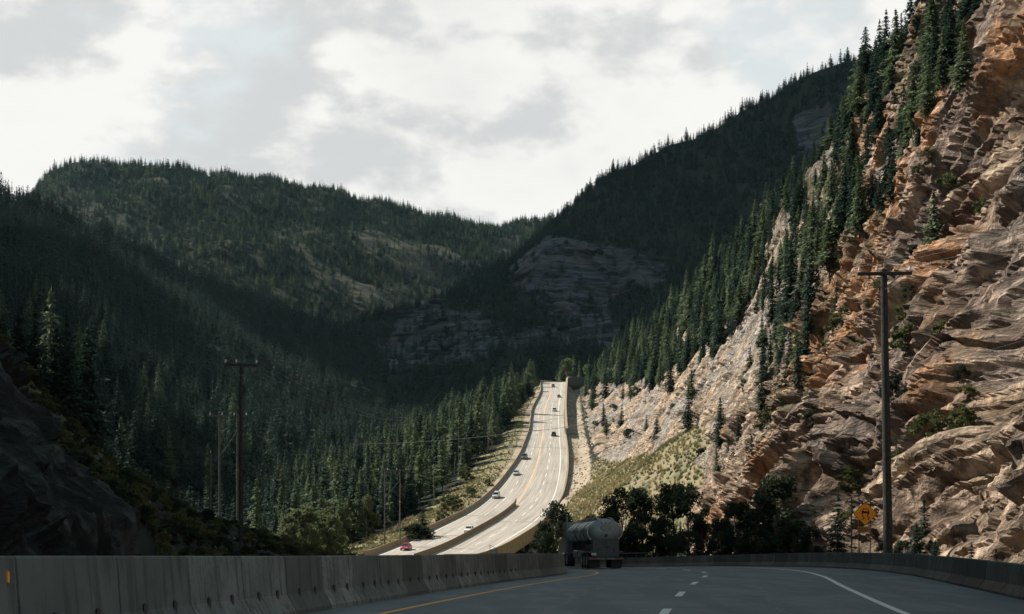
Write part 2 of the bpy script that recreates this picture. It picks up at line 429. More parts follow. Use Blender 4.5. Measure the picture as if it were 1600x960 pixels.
def near(i, u, dz=0.0):
    i = np.clip(np.asarray(i, float), 0, NN-1); k = np.minimum(i.astype(int), NN-2); f = (i-k)[..., None]
    L = CL[k]*(1-f)+CL[k+1]*f; Rr = CR[k]*(1-f)+CR[k+1]*f; u = np.asarray(u, float)[..., None]
    p = L*(1-u)+Rr*u; p = p.copy(); p[..., 2] += dz; return p

# ------------------------------------------------------------ terrain
ST = {  # station Y: list of (X, Z)
 -120: [(-600, 320), (-130, 155), (-60, 52), (-25, 14), (-13, -.5), (30, -.5)],  # ridge left of the view, height shaped to shade the near road
 0: [(-600, 320), (-130, 155), (-60, 50), (-25, 12), (-13, -.5), (30, -.5)],
 60: [(-600, 320), (-130, 155), (-50, 42), (-24, 8), (-17, 0), (-10, -.5), (30, -.5)],
 100: [(-600, 310), (-130, 155), (-60, 45), (-37, 13), (-27, 4), (-15, -.5), (30, -.5)],
 130: [(-600, 300), (-130, 155), (-60, 36), (-46, 11.5), (-33, 5.6), (-19, .9), (-12, -.6), (30, -.6)],
 215: [(-600, 270), (-135, 156), (-85, 27), (-60, 8), (-42, 1.5), (-34, -.6), (-5, -1), (5, -8), (14, -6), (24, 3), (32, 8)],
 180: [(-600, 280), (-130, 155), (-68, 29), (-50, 12), (-38, 4), (-30, -.4), (0, -1.5), (10, -5), (22, 0), (30, 2)],
 235: [(-600, 240), (-150, 75), (-85, 25), (-62, 5), (-42, -1), (-34, -.8), (-10, -1), (0, -9), (14, -7), (26, 4), (36, 12)],
 285: [(-600, 200), (-250, 80), (-130, 15), (-90, -4), (-60, -6), (-42, -3), (-31, .0), (-10, -2), (-2, -14), (8, -6), (18, 11), (36, 25), (44, 30)],
 350: [(-600, 190), (-300, 70), (-160, 5), (-90, -8), (-55, -2), (-38, 1.5), (-26, 5), (-20, 6.6), (6, 2), (10, 4), (17, 13), (36, 26), (44, 32)],
 425: [(-600, 190), (-300, 50), (-170, -5), (-100, -2), (-60, 5), (-35, 11), (-18, 16), (-5, 18), (12, 17.5), (20, 19), (33, 29), (40, 34)],
 500: [(-600, 200), (-300, 40), (-200, 0), (-120, 5), (-75, 14), (-40, 22), (-15, 31), (0, 34), (19, 34), (24, 33), (32, 38)],
 650: [(-600, 200), (-350, 50), (-220, 10), (-120, 18), (-60, 36), (-20, 53), (-4, 62), (8, 65), (25, 65), (27, 63), (36, 66)],
 870: [(-600, 200), (-400, 70), (-280, 30), (-150, 38), (-60, 66), (-10, 86), (8, 96), (18, 101), (33, 101), (38, 100), (60, 112)],
 1050: [(-600, 170), (-400, 80), (-280, 45), (-150, 50), (-60, 75), (0, 95), (30, 103), (60, 107), (90, 112), (300, 120)],
 1300: [(-600, 150), (-200, 120), (0, 130), (300, 150)],
 2000: [(-600, 220), (300, 230)]}
SY = np.array(sorted(ST)); XG = np.linspace(-600, 300, 901)
SZ = np.stack([np.interp(XG, *np.array(ST[k]).T) for k in SY])
for _ in range(3): SZ[:, 1:-1] = (SZ[:, :-2]+2*SZ[:, 1:-1]+SZ[:, 2:])/4
def G(X, Y):
    X = np.asarray(X, float); Y = np.asarray(Y, float)
    k = np.clip(np.searchsorted(SY, Y)-1, 0, len(SY)-2); f = np.clip((Y-SY[k])/(SY[k+1]-SY[k]), 0, 1)
    xi = np.clip((X+600)/900*900, 0, 899.999); a = xi.astype(int); g = xi-a
    z0 = SZ[k, a]*(1-g)+SZ[k, a+1]*g; z1 = SZ[k+1, a]*(1-g)+SZ[k+1, a+1]*g
    z = z0*(1-f)+z1*f
    # keep the made ground just under the highway
    hc = HL[:, 1]
    xl = np.interp(Y, HL[:NH-50, 1], HL[:NH-50, 0]); xr = np.interp(Y, HR[:NH-50, 1], HR[:NH-50, 0]); zr = np.interp(Y, HL[:NH-50, 1], HL[:NH-50, 2])
    on = (Y > 283) & (Y < HL[NH-50, 1])
    dl = np.clip((xl-1.5-X)/10, 0, 1); wl = np.where(X < (xl+xr)/2, 1-dl, 0)
    dr = np.clip((X-xr-1)/4, 0, 1); wr = np.where(X >= (xl+xr)/2, (1-dr)*np.clip((Y-410)/40, 0, 1), 0)
    ww = np.where(on, np.maximum(wl, wr), 0); z = z*(1-ww)+(zr-.55)*ww
    far = np.clip((np.abs(X-(xl+xr)/2)-18)/40, 0, 1)
    nearmask = np.clip((np.maximum(np.abs(X)-16, Y-115))/30, 0, 1)
    return z+far*nearmask*(2.2*fbm(X/45, Y/45, 3)+.5*fbm(X/9, Y/9, 2))
ys = np.concatenate([np.linspace(-120, 30, 30), 30*np.exp(np.linspace(.01, math.log(2000/30), 620))])
us = np.linspace(-1, 1, 620); xs = np.sign(us)*np.abs(us)**1.7
xs = np.where(xs < 0, xs*600, xs*300)
GX, GY = np.meshgrid(xs, ys, indexing='ij'); GZ = G(GX, GY)
gp = np.stack([GX, GY, GZ], -1); px, py = proj(gp)
xl = np.interp(GY, HL[:NH-50, 1], HL[:NH-50, 0]); xr = np.interp(GY, HR[:NH-50, 1], HR[:NH-50, 0])
nzg = fbm(GX/14, GY/14, 3)
bankw = np.interp(GY, [285, 330, 400, 470, 600, 700, 880], [20, 26, 25, 18, 9, 6, 3])
grass = ((GY > 280) & (GY < 900) & (GX < xl) & (GX > xl-bankw+6*nzg)).astype(float)
grass = np.maximum(grass, ((GX > xr+4) & (GX < 60) & (GY > 225) & (GY < 470) & (nzg > -.75)))*1.0
grass = np.maximum(grass, ((GX < -12) & (GX > -75) & (GY > 95) & (GY < 330) & (nzg > -.3))*.38)
dirt = ((GY > 285) & (GY < 900) & (((GX > xl-3.2) & (GX < xl+2)) | ((GX > xr) & (GX < xr+np.where(GY > 430, 8, 4.5))))).astype(float)
dirt = np.maximum(dirt, ((GX > xr) & (GX < 44) & (GY > 240) & (GY < 420) & (fbm(GX/30+GY/6, GY/9-GX/12, 4) > .05))*.75)
dirt = np.maximum(dirt, ((GX > 3) & (GX < 24) & (GY < 160))*.5)
grass = np.where(dirt > .8, 0, grass)
o = npmesh('valley_ground', gp.reshape(-1, 3), grid_faces(len(xs), len(ys))[:, ::-1], M['ground'],
           attrs=dict(rock=np.zeros(GX.size), grass=grass, dirt=dirt)); tag(o, kind='structure')
o = npmesh('ground', np.array([(-3600, -1100, -60), (3600, -1100, -60), (3600, 5700, -60), (-3600, 5700, -60)], float), np.array([[0, 1, 2, 3]]), M['ground'],
           attrs=dict(rock=np.zeros(4), grass=np.zeros(4), dirt=np.zeros(4))); tag(o, kind='structure')

def loft(name, curves, px0, px1, nu, nvs, amp, rockp=(), grassp=(), fr=1.0, disp=None, back=(500, 60)):
    """hill through image-located contour lines, each at its true distance"""
    pg = np.linspace(px0, px1, nu); K = []
    for c in curves:
        c = np.array(c, float); K.append(np.stack([pg, np.interp(pg, c[:, 0], c[:, 1]), np.interp(pg, c[:, 0], c[:, 2])], 1))
    rows = [np.stack([(k[:, 0]-800)*k[:, 2]/F, k[:, 2], EYE+(HZ-k[:, 1])*k[:, 2]/F], 1) for k in K]
    top = rows[-1]; bk = top.copy(); bk[:, 1] += back[0]; bk[:, 0] *= 1+back[0]/top[:, 1]; bk[:, 2] -= back[1]; rows.append(bk)
    rows = np.array(rows); n = sum(nvs); m = len(rows)
    tt = np.concatenate([np.linspace(i, i+1, nv, endpoint=False) for i, nv in enumerate(nvs)]+[[m-1]])
    i = np.minimum(tt.astype(int), m-2); f = (tt-i)[:, None, None]
    V = rows[i]*(1-f)+rows[i+1]*f
    for _ in range(3): V[1:-1] = (V[:-2]+2*V[1:-1]+V[2:])/4
    V = V.transpose(1, 0, 2).copy()           # (nu, nv, 3)
    qx, qy = proj(V)
    rk = np.zeros(qx.shape); gr = np.zeros(qx.shape)
    wob = 14*fbm(V[..., 0]/60, V[..., 1]/60+V[..., 2]/60, 3)
    for p in rockp: rk = np.maximum(rk, inpoly(qx+wob, qy+wob*.4, p))
    for p in grassp: gr = np.maximum(gr, inpoly(qx+wob, qy+wob*.4, p))
    for q_ in (rk, gr):
        for _ in range(3): q_[1:-1, 1:-1] = (q_[1:-1, 1:-1]*2+q_[:-2, 1:-1]+q_[2:, 1:-1]+q_[1:-1, :-2]+q_[1:-1, 2:])/6
    edge = np.clip(np.minimum(np.arange(len(tt)), len(tt)-1-np.arange(len(tt)))/6., 0, 1)[None, :]
    V[..., 2] += edge*amp*(fbm(V[..., 0]/(190*fr), V[..., 1]/(190*fr), 4)+.5*ridged(V[..., 0]/(260*fr)+5, V[..., 1]/(700*fr), 3)-.5)
    if disp is not None: disp(V, rk)
    return V, rk, gr
def lay(name, V, rk, gr, mat_=None):
    o = npmesh(name, V.reshape(-1, 3), grid_faces(V.shape[0], V.shape[1])[:, ::-1], mat_ or M['ground'],
               attrs=dict(rock=rk, grass=gr*.0, dirt=gr*0, cut=gr)); tag(o, kind='structure'); return o

# far mountain
A_clear = [[(418, 345), (450, 358), (480, 395), (560, 445), (640, 458), (620, 474), (555, 470), (500, 448), (455, 405)],
           [(525, 352), (590, 362), (690, 385), (755, 415), (720, 440), (640, 432), (570, 405)],
           [(790, 366), (803, 372), (784, 410), (768, 404)], [(560, 440), (640, 452), (625, 470), (560, 462)],
           [(225, 285), (255, 282), (262, 297), (235, 300)]]
ridgeA = [(-400, 330, 3000), (0, 345, 3000), (52, 300, 3000), (66, 280, 3000), (85, 264, 3000), (120, 256, 3050), (200, 259, 3100), (300, 258, 3200), (450, 268, 3300), (520, 284, 3300), (560, 302, 3350), (620, 320, 3400), (700, 334, 3500), (800, 349, 3700), (900, 358, 3800), (1100, 380, 3900)]
VA, rkA, grA = loft('far_mountain', [
    [(-400, 640, 1950), (300, 640, 1950), (700, 590, 2100), (1100, 590, 2300)],
    [(-400, 440, 2450), (0, 420, 2450), (300, 420, 2450), (500, 445, 2500), (700, 480, 2550), (1100, 520, 2600)],
    [(-400, 360, 2800), (0, 360, 2800), (60, 330, 2800), (150, 305, 2800), (300, 318, 2850), (450, 335, 2900), (600, 375, 2950), (750, 402, 3100), (1100, 440, 3300)],
    ridgeA], -400, 1100, 320, (60, 60, 60, 10), 26, [], A_clear, 1.3)
lay('far_mountain', VA, rkA, grA)
# right mountain with the limestone cliffs
D_rock = [[(815, 400), (850, 378), (960, 384), (1045, 410), (1040, 455), (960, 468), (820, 466), (790, 440)],
          [(590, 540), (625, 500), (690, 482), (740, 490), (800, 520), (850, 505), (950, 500), (965, 545), (800, 562), (610, 566)],
          [(840, 470), (960, 470), (960, 500), (860, 505)], [(1240, 190), (1300, 170), (1310, 240), (1250, 260)]]
def dispD(V, rk):
    h = V[..., 2]; lay_ = ridged(V[..., 0]/240, h/9.0, 3, .6)*1.6+facets(V[..., 0]/34+.4*fbm(V[..., 0]/20, h/20, 2), h/40, 1.5)*10+facets(V[..., 0]/12, h/14, 1.6)*4.5
    V[..., 1] += rk*lay_
VD, rkD, grD = loft('right_mountain', [
    [(450, 700, 900), (960, 690, 960), (1200, 690, 960), (1800, 700, 900)],
    [(450, 572, 1300), (600, 566, 1350), (800, 556, 1350), (950, 552, 1350), (1200, 560, 1300), (1800, 580, 1200)],
    [(450, 560, 1500), (600, 542, 1560), (700, 525, 1560), (800, 500, 1560), (900, 474, 1560), (1040, 472, 1560), (1200, 480, 1500), (1800, 480, 1300)],
    [(450, 553, 1600), (600, 515, 1640), (700, 495, 1640), (800, 440, 1640), (850, 385, 1640), (1040, 405, 1640), (1200, 380, 1620), (1800, 300, 1400)],
    [(450, 545, 1750), (560, 520, 1750), (600, 506, 1760), (650, 493, 1800), (700, 470, 1850), (740, 445, 1900), (800, 405, 1950), (850, 366, 2000), (900, 320, 2000), (960, 262, 1980), (1080, 216, 1930), (1200, 150, 1900), (1330, 92, 1820), (1380, 70, 1800), (1440, 30, 1700), (1600, -80, 1600), (1800, -200, 1500)]],
    450, 1800, 420, (60, 60, 60, 70, 10), 14, D_rock, [], .8, dispD)
lay('right_mountain', VD, rkD, grD)
# left hill with its spur
B_rock = [[(58, 292), (84, 292), (88, 312), (60, 312)]]
VB, rkB, grB = loft('left_hill', [
    [(-500, 700, 330), (0, 720, 360), (200, 790, 420), (400, 860, 520), (600, 850, 700), (760, 800, 900)],
    [(-500, 560, 560), (0, 585, 600), (200, 650, 660), (400, 710, 740), (600, 720, 850), (760, 720, 1000)],
    [(-500, 430, 830), (0, 440, 880), (150, 500, 900), (300, 580, 940), (450, 650, 980), (600, 690, 1040), (760, 690, 1150)],
    [(-500, 330, 1050), (0, 362, 1100), (150, 415, 1120), (300, 500, 1150), (450, 580, 1170), (600, 640, 1200), (760, 660, 1300)],
    [(-500, 290, 1350), (0, 335, 1350), (150, 400, 1350), (300, 470, 1350), (450, 540, 1370), (600, 615, 1400), (760, 650, 1450)],
    [(-500, 230, 1500), (0, 303, 1500), (50, 324, 1500), (100, 345, 1500), (230, 408, 1500), (300, 433, 1500), (400, 460, 1500), (480, 500, 1500), (560, 545, 1500), (620, 588, 1500), (680, 622, 1500), (760, 655, 1500)]],
    -500, 760, 300, (50, 50, 50, 40, 40, 10), 12, B_rock, [], .7)
lay('left_hill', VB, rkB, grB)

# right rock wall ------------------------------------------------
WB = np.array([(20, 18, -1), (60, 19.5, -1), (100, 20, -1), (150, 21, -1), (200, 24, 1), (250, 32, 11), (300, 37, 24), (400, 34, 28), (500, 28, 35), (650, 31, 63), (850, 42, 98), (1100, 62, 108)], float)
WR = np.array([(20, 60, 88), (100, 57, 80), (200, 57, 72), (300, 65, 84), (400, 70, 91), (500, 72, 98), (600, 71, 102), (800, 64, 112), (1000, 66, 126), (1100, 72, 130)], float)
nW = 1500
wy = 20*np.exp(np.linspace(0, math.log(1100/20), nW)); tw = np.r_[np.linspace(-.03, 1, 560), np.linspace(1.02, 2.2, 40)]
WY, WT = np.meshgrid(wy, tw, indexing='ij')
bx = np.interp(wy, WB[:, 0], WB[:, 1]); bz = np.interp(wy, WB[:, 0], WB[:, 2]); rx = np.interp(wy, WR[:, 0], WR[:, 1]); rz = np.interp(wy, WR[:, 0], WR[:, 2])
for arr in (bx, bz, rx, rz):
    for _ in range(200): arr[1:-1] = (arr[:-2]+2*arr[1:-1]+arr[2:])/4
T1 = np.clip(WT, -.1, 1)
prof = T1-.10*np.sin(np.pi*np.clip(T1, 0, 1))*1.0
WX = bx[:, None]+(rx-bx)[:, None]*T1; WZ = bz[:, None]+(rz-bz)[:, None]*prof
over = np.clip(WT-1, 0, 9); WX += over*90; WZ += over*14
hh = WT*85.0                      # metres up the slope
a_ = WY+.6*hh                    # ribs lean
wx_ = fbm(WY/23, hh/23, 3)*5; wh_ = fbm(WY/19+40, hh/19, 3)*5
near_f = np.clip(1.15-WY/900, .5, 1)
pa = (a_+wx_); ph = hh+wh_
pa = pa+.7*fbm(WY/3.1, hh/2.6, 3); ph = ph+1.1*fbm(WY/3.7+9, hh/3.0, 3)
def blur(a, n):
    for _ in range(n):
        a = a.copy(); a[1:-1] = (a[:-2]+2*a[1:-1]+a[2:])/4; a[:, 1:-1] = (a[:, :-2]+2*a[:, 1:-1]+a[:, 2:])/4
    return a
disp = 1.5*(ridged(pa/30, ph/80, 3, .45)-.6)
pb = ph+.8*pa
disp += blur(1.35*facets(pa/17, pb/34, 1.9)+1.15*facets(pa/7.5+9, pb/14, 2.0), 2)+blur(.75*facets(pa/3.6, pb/6.2, 2.0), 1)+np.interp(WY, [170, 290], [1, .3])*(.46*facets(pa/1.7+3, pb/3.4, 2.2)+.22*facets(pa/.8+3, pb/1.5, 2.2))
disp += .9*fbm(pa/13, ph/16, 4)+.14*fbm(WY/1.6, hh/1.1, 4)
crev = ridged(pa/11+4, ph/40+2, 3, .55); disp -= 2.4*np.clip(crev-.95, 0, .6)          # deep upright clefts
# large alcoves
for cy, chh, ry_, rh_, dd in [(92, 34, 4, 12, 4), (61, 15, 3, 6, 3), (130, 30, 5, 10, 3.5), (75, 8, 3, 4, 2.5), (170, 34, 7, 9, 3.5), (110, 22, 3, 6, 3), (82, 21, 7, 8, 6.5), (118, 47, 9, 15, 7), (66, 27, 4, 5, 3.5), (150, 20, 5, 7, 3.5), (100, 12, 4, 5, 3), (520, 14, 26, 8, 5), (72, 42, 4, 9, 4)]:
    q = ((WY-cy-.35*(hh-chh))/ry_)**2+((hh-chh)/rh_)**2; disp -= dd*np.exp(-q*q)*(1+.35*fbm(WY/4, hh/5, 3))
fade = np.clip(hh/5, 0, 1)*np.clip((1.25-WT)/.25, .12, 1)
disp *= fade*np.interp(WY, [0, 55, 90, 140, 200, 270, 600, 1100], [.3, .42, .68, .95, 1, .5, .6, .7])
nxv = -.86; nzv = .35
WX = WX+nxv*disp; WZ = WZ+nzv*disp; WYd = WY+.12*disp
W = np.stack([WX, WYd, WZ], -1)
wpx, wpy = proj(W)
dX = np.gradient(WX, axis=1); dZ = np.gradient(WZ, axis=1); flat = np.clip((dX/np.maximum(np.abs(dZ), 1e-3))-.75, 0, 1)
vegn = fbm(WY/7, hh/7, 4)
veg = np.clip(flat*.4+np.clip(vegn-.55, 0, 1)*1.2+np.clip((WT-.72)*3, 0, 1)*.9, 0, 1)
chute = [[(1215, 300), (1330, 250), (1400, 300), (1385, 360), (1330, 430), (1290, 500), (1260, 640), (1180, 690), (1190, 540), (1225, 430)]]
inch = np.zeros(wpx.shape, bool)
for p in chute: inch |= inpoly(wpx, wpy, p)
veg = np.clip(veg+inch*.5, 0, 1)
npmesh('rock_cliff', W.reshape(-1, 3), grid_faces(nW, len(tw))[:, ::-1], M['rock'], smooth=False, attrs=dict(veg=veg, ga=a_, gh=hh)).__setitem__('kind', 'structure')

# near left cliff, in shade
cy_ = np.linspace(8, 103, 420); ct = np.linspace(-.05, 1, 220); CY, CT = np.meshgrid(cy_, ct, indexing='ij')
cbx = np.interp(CY, [8, 40, 60, 78, 92, 102], [-9.5, -12.8, -16, -20.3, -25.5, -32]); hL = CT*34
CXx = cbx-hL*.62; CZ = -1+hL*.80*np.interp(CY, [8, 60, 85, 110], [1.15, 1.1, .95, .7])
dl = 1.7*(ridged((CY+.5*hL)/9, hL/30, 4)-.7)+.6*facets((CY+.3*hL)/3.8+fbm(CY/5, hL/5), hL/9, 1.5)+.22*facets(CY/1.2, hL/3, 1.5)+1.2*fbm(CY/5, hL/9, 5)
dl *= np.clip(hL/3, 0, 1); CXx = CXx+.75*dl; CZ = CZ+.45*dl
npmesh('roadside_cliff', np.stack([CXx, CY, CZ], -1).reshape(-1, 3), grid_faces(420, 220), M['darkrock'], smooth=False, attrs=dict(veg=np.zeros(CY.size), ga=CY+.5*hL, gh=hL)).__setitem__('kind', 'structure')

# ------------------------------------------------------------ roads
def ribbon(name, fn, i0, i1, u0, u1, nu, mt, dz, n=None, wfn=None, parent=None):
    n = n or int(i1-i0)+2; ii = np.linspace(i0, i1, n)
    rows = []
    for k in range(nu):
        uu = np.full(n, 0.0)+(u0+(u1-u0)*k/(nu-1) if wfn is None else wfn(ii, k/(nu-1)))
        rows.append(fn(ii, uu, dz))
    V = np.stack(rows, 0)
    cum = np.r_[0, np.cumsum(np.linalg.norm(np.diff(V[0], axis=0), axis=1))]
    at = dict(u=np.repeat(np.linspace(u0 or 0, u1 or 1, nu), n), v=np.tile(cum, nu))
    o = npmesh(name, V.reshape(-1, 3), grid_faces(nu, n)[:, ::-1], mt, attrs=at, parent=parent); return o
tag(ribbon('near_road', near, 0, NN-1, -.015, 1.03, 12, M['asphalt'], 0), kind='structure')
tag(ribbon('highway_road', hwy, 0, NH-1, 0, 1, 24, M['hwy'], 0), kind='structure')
def marks(name, fn, segs, ufn, width, mt, dz, gap_fn=None, wcross=15.0):
    """segs: list of (i0,i1); strip of given metre width about u = ufn(i)"""
    Vs = []; Fs = []; n0 = 0
    for a, b in segs:
        n = max(3, int((b-a)*1.5)); ii = np.linspace(a, b, n)
        c = fn(ii, ufn(ii), dz); c2 = fn(ii, ufn(ii)+.01, dz); cr = (c2-c); wd = np.linalg.norm(cr, axis=1, keepdims=True)
        e = cr/wd*width/2; V = np.concatenate([c-e, c+e]); Vs.append(V)
        k = np.arange(n-1); Fs.append(np.stack([k, k+n, k+n+1, k+1], 1)+n0); n0 += 2*n
    o = npmesh(name, np.concatenate(Vs), np.concatenate(Fs), mt); tag(o, kind='structure'); return o
def near_i(Y): return float(np.interp(Y, (CL[:, 1]+CR[:, 1])/2, np.arange(NN)))
uy = lambda ii: np.interp(ii, [0, near_i(28), near_i(70), near_i(85), NN-1], [.09, .097, .135, .13, .10])
ud = lambda ii: np.interp(ii, [0, near_i(28), near_i(66), NN-1], [.45, .46, .52, .5])
uw = lambda ii: np.interp(ii, [0, near_i(28), near_i(66), near_i(90), NN-1], [.77, .77, .81, .84, .85])
marks('yellow_edge_line', near, [(0, NN-1)], uy, .17, M['yellow'], .005)
marks('white_edge_line', near, [(0, NN-1)], uw, .17, M['white'], .005)
segs = []
for Y0 in (-8, 5, 16.5, 26.2, 36.8, 47.6, 58.5, 69.5, 80.5, 91, 102, 113):
    segs.append((near_i(Y0), near_i(Y0+3.6)))
marks('lane_dashes', near, segs, ud, .19, M['white'], .005)
i_med_end = hwy_i_at_y(790)
hu = lambda a: (lambda ii: np.interp(ii, [0, i_med_end, hwy_i_at_y(700), hwy_i_at_y(640), NH-1], a))
for nm, s in (('highway_yellow_line', -.006), ('highway_second_yellow_line', .012)):
    marks(nm, hwy, [(i_med_end if s < 0 else i_med_end, NH-1)], (lambda ss: (lambda ii: hu([.47, .455, .385, .38, .40])(ii)+ss))(s), .16, M['yellowfar'], .006)
marks('highway_inner_yellow_line', hwy, [(0, i_med_end)], lambda ii: hu([.505, .49, .41, .4, .4])(ii), .2, M['yellowfar'], .006)
marks('highway_left_edge_line', hwy, [(0, NH-1)], hu([.06, .06, .07, .08, .10]), .2, M['whitefar'], .006)
marks('highway_right_edge_line', hwy, [(0, NH-1)], hu([.90, .90, .85, .82, .82]), .24, M['whitefar'], .006)
dsh = [(k, k+2.1) for k in np.arange(1, NH-5, 4.6)]
marks('highway_left_lane_dashes', hwy, dsh, hu([.26, .25, .22, .22, .24]), .17, M['whitefar'], .006)
marks('highway_right_lane_dashes', hwy, dsh, hu([.70, .69, .61, .60, .60]), .2, M['whitefar'], .006)
for k, (yp, u0, u1) in enumerate([(807, .0, .46), (816, .50, 1.0), (700, 0, 1), (838, 0, .46)]):
    i = hwy_i_at_y(yp); ii = np.array([i, i+.35]); V = np.concatenate([hwy(ii, np.full(2, u0+.0), .008), hwy(ii, np.full(2, u1), .008)])
    tag(npmesh('expansion_joint', V, np.array([[0, 2, 3, 1]]), M['tar']), kind='structure')

for k, (a, b_, u0) in enumerate([(4, 46, .30), (20, 75, .62), (8, 60, .86), (40, 95, .38), (10, 34, .70)]):
    marks('sealed_crack', near, [(near_i(a), near_i(b_))], (lambda u0_, k_: (lambda ii: u0_+.006*np.sin(ii*.9+k_)+.004*np.sin(ii*2.7+k_*3)+.003*np.sin(ii*6.1)))(u0, k), .08, M['tarseal'], .003)
for Y0, u0, u1 in [(23, .12, .76), (39, .1, .45), (57, .14, .8)]:
    i = near_i(Y0); n = 30; uu = np.linspace(u0, u1, n); ii = i+.25*np.sin(uu*40)+.1*np.sin(uu*130); A_ = near(ii, uu, .003); B_ = near(ii+.035, uu, .003)
    kk = np.arange(n-1); tag(npmesh('sealed_crack', np.concatenate([A_, B_]), np.stack([kk, kk+1, kk+n+1, kk+n], 1), M['tarseal']), kind='structure')
# barriers --------------------------------------------------------
def sweep(name, path, prof, mt, parent=None):
    """profile (offset to the right, height) swept along path"""
    path = np.asarray(path); d = np.gradient(path, axis=0); d[:, 2] = 0; d /= np.linalg.norm(d, axis=1, keepdims=True)
    rt = np.stack([d[:, 1], -d[:, 0], 0*d[:, 0]], 1); m = len(prof); V = []
    for (o_, z) in prof: q = path+rt*o_; q = q.copy(); q[:, 2] += z; V.append(q)
    V = np.stack(V, 1); n = len(path)
    f = []
    for j in range(m):
        k = (j+1) % m; i = np.arange(n-1); f.append(np.stack([i*m+j, i*m+k, (i+1)*m+k, (i+1)*m+j], 1))
    o = npmesh(name, V.reshape(-1, 3), np.concatenate(f), mt, smooth=False, parent=parent)
    me = o.data
    import bmesh
    bm = bmesh.new(); bm.from_mesh(me); bm.verts.ensure_lookup_table()
    bm.faces.new([bm.verts[j] for j in range(m)]); bm.faces.new([bm.verts[(n-1)*m+j] for j in range(m)])
    bmesh.ops.recalc_face_normals(bm, faces=bm.faces); bm.to_mesh(me); bm.free(); return o
def jersey(h, w=.6, low=-.15): return [(-w/2, low), (-w/2, .08*h), (-w*.22, .36*h), (-w*.13, h-.02), (-w*.10, h), (w*.10, h), (w*.13, h-.02), (w*.22, .36*h), (w/2, .08*h), (w/2, low)]
ii = np.linspace(0, NH-1, 260)
o = sweep('highway_barrier', hwy(ii, np.full(260, -.012)), jersey(1.25, .7, -.6), M['parapet'])
tag(o, 'long concrete barrier on the left, grassy side of the sunlit highway', 'barrier')
im = np.linspace(0, i_med_end, 80)
o = sweep('median_barrier', hwy(im, hu([.485, .472, .4, .4, .4])(im)), jersey(1.25, .75), M['parapet'])
tag(o, 'concrete median barrier between the two carriageways, ending halfway up the highway', 'barrier')
ib = np.linspace(0, hwy_i_at_y(678), 150)
o = sweep('bridge_parapet', hwy(ib, np.full(150, 1.02)), [(-.35, -2.2), (-.3, .1), (-.15, .4), (-.12, 1.05), (.2, 1.05), (.25, -2.2)], M['parapet'])
tag(o, 'tan concrete bridge parapet along the right edge of the sunlit highway', 'barrier')
par = o
for yp in (862, 852, 842, 832, 820):
    i = hwy_i_at_y(yp)
    mb = MB(); p = hwy(i, 1.0); p2 = hwy(i, .93); 
    g = min(float(G(p[0], p[1])), float(G(p2[0], p2[1])), p[2]-6)-1
    mb.tube([(p2[0]+.3, p2[1], g), (p2[0]+.3, p2[1], p2[2]-1.0)], .55, 12); mb.box((p2[0]-1, p2[1], p2[2]-1.4), (5.5, 1.3, .9))
    tag(mb.build('bridge_pier', M['wallconc'], None, True), {862: 'lowest', 852: 'second lowest', 842: 'middle', 832: 'second highest', 820: 'highest'}[yp]+' round concrete pier with crosshead under the right edge of the bridge', 'bridge pier', 'piers under the highway bridge')
# deck edge beam
ibd = np.linspace(0, hwy_i_at_y(770), 100)
# rock-fall wall beyond
iw = np.linspace(hwy_i_at_y(681), NH-1, 150)
rt = empty('rockfall_wall', tuple(hwy(iw[0], 1.0)))
tag(rt, 'tall weathered concrete retaining wall curving over the crest beside the highway', 'wall')
Wp = hwy(iw, np.full(150, 1.035)) - np.array(rt.location)
hwall = np.interp(np.arange(150), [0, 12, 149], [2.0, 3.2, 3.6])
o = sweep('wall_face', Wp, [(-.3, -2), (-.22, 3.0), (.5, 3.0), (.6, -2)], M['wallconc'], rt)
o = sweep('coping', Wp+np.array([0, 0, 3.0]), [(-.38, 0), (-.38, .28), (.66, .28), (.66, 0)], M['parapet'], rt)
for k in range(4, 146, 9):
    mb = MB(); p = Wp[k]; mb.box((p[0]-.33, p[1], p[2]+1.3), (.16, .5, 3.0)); mb.build('rib', M['wallconc'], rt)

# near barrier panels
pm = {}
def panel_proto(h, mt, slots, seed, L=3.0):
    rr = random.Random(seed); mb = MB(); pr = jersey(h, .62, -.06)
    rings = [[(o_*.955, y, z*.99) for o_, z in pr] for y in (0.03, L-.03)]
    inner = [[(o_, y, z) for o_, z in pr] for y in (.07, L-.07)]
    mb.rings([rings[0], inner[0], inner[1], rings[1]])
    mb.v = [(x*1.0, y, z) for x, y, z in mb.v]
    o = mb.build('concrete_barrier', mt)
    if slots:
        for y in (.85, 2.15):
            for sx in (1,):
                q = MB(); zc = .30*h+.06
                q.box((sx*(.62*.25), y, zc), (.05, .085, .20), 0, .02)
                s = q.build('slot_shade_block', M['dark'], o)  # dark block standing proud, imitates the shade inside a slot hole
    # top lip
    q = MB(); 
    return o
def place_panels(C, side, h, mt, slots, group, labels, i_start, i_end, cat='barrier', zr=0.0, L=3.0):
    d = np.r_[0, np.cumsum(np.linalg.norm(np.diff(C, axis=0), axis=1))]; s = d[i_start]; first = None; k = 0
    while s+L < d[i_end]:
        a = np.array([np.interp(s, d, C[:, j]) for j in range(3)]); b = np.array([np.interp(s+L, d, C[:, j]) for j in range(3)])
        o = panel_proto(h, mt, slots, k) if first is None else copy_tree(first)
        if first is None: first = o
        v = b-a; o.location = a; o.rotation_euler = (math.atan2(v[2], math.hypot(v[0], v[1])), 0, math.atan2(-v[0], v[1]))
        for ch in o.children:
            if a[1] > 60: bpy.data.objects.remove(ch)
        tag(o, labels(k, a), cat, group); k += 1; s += L
    return first
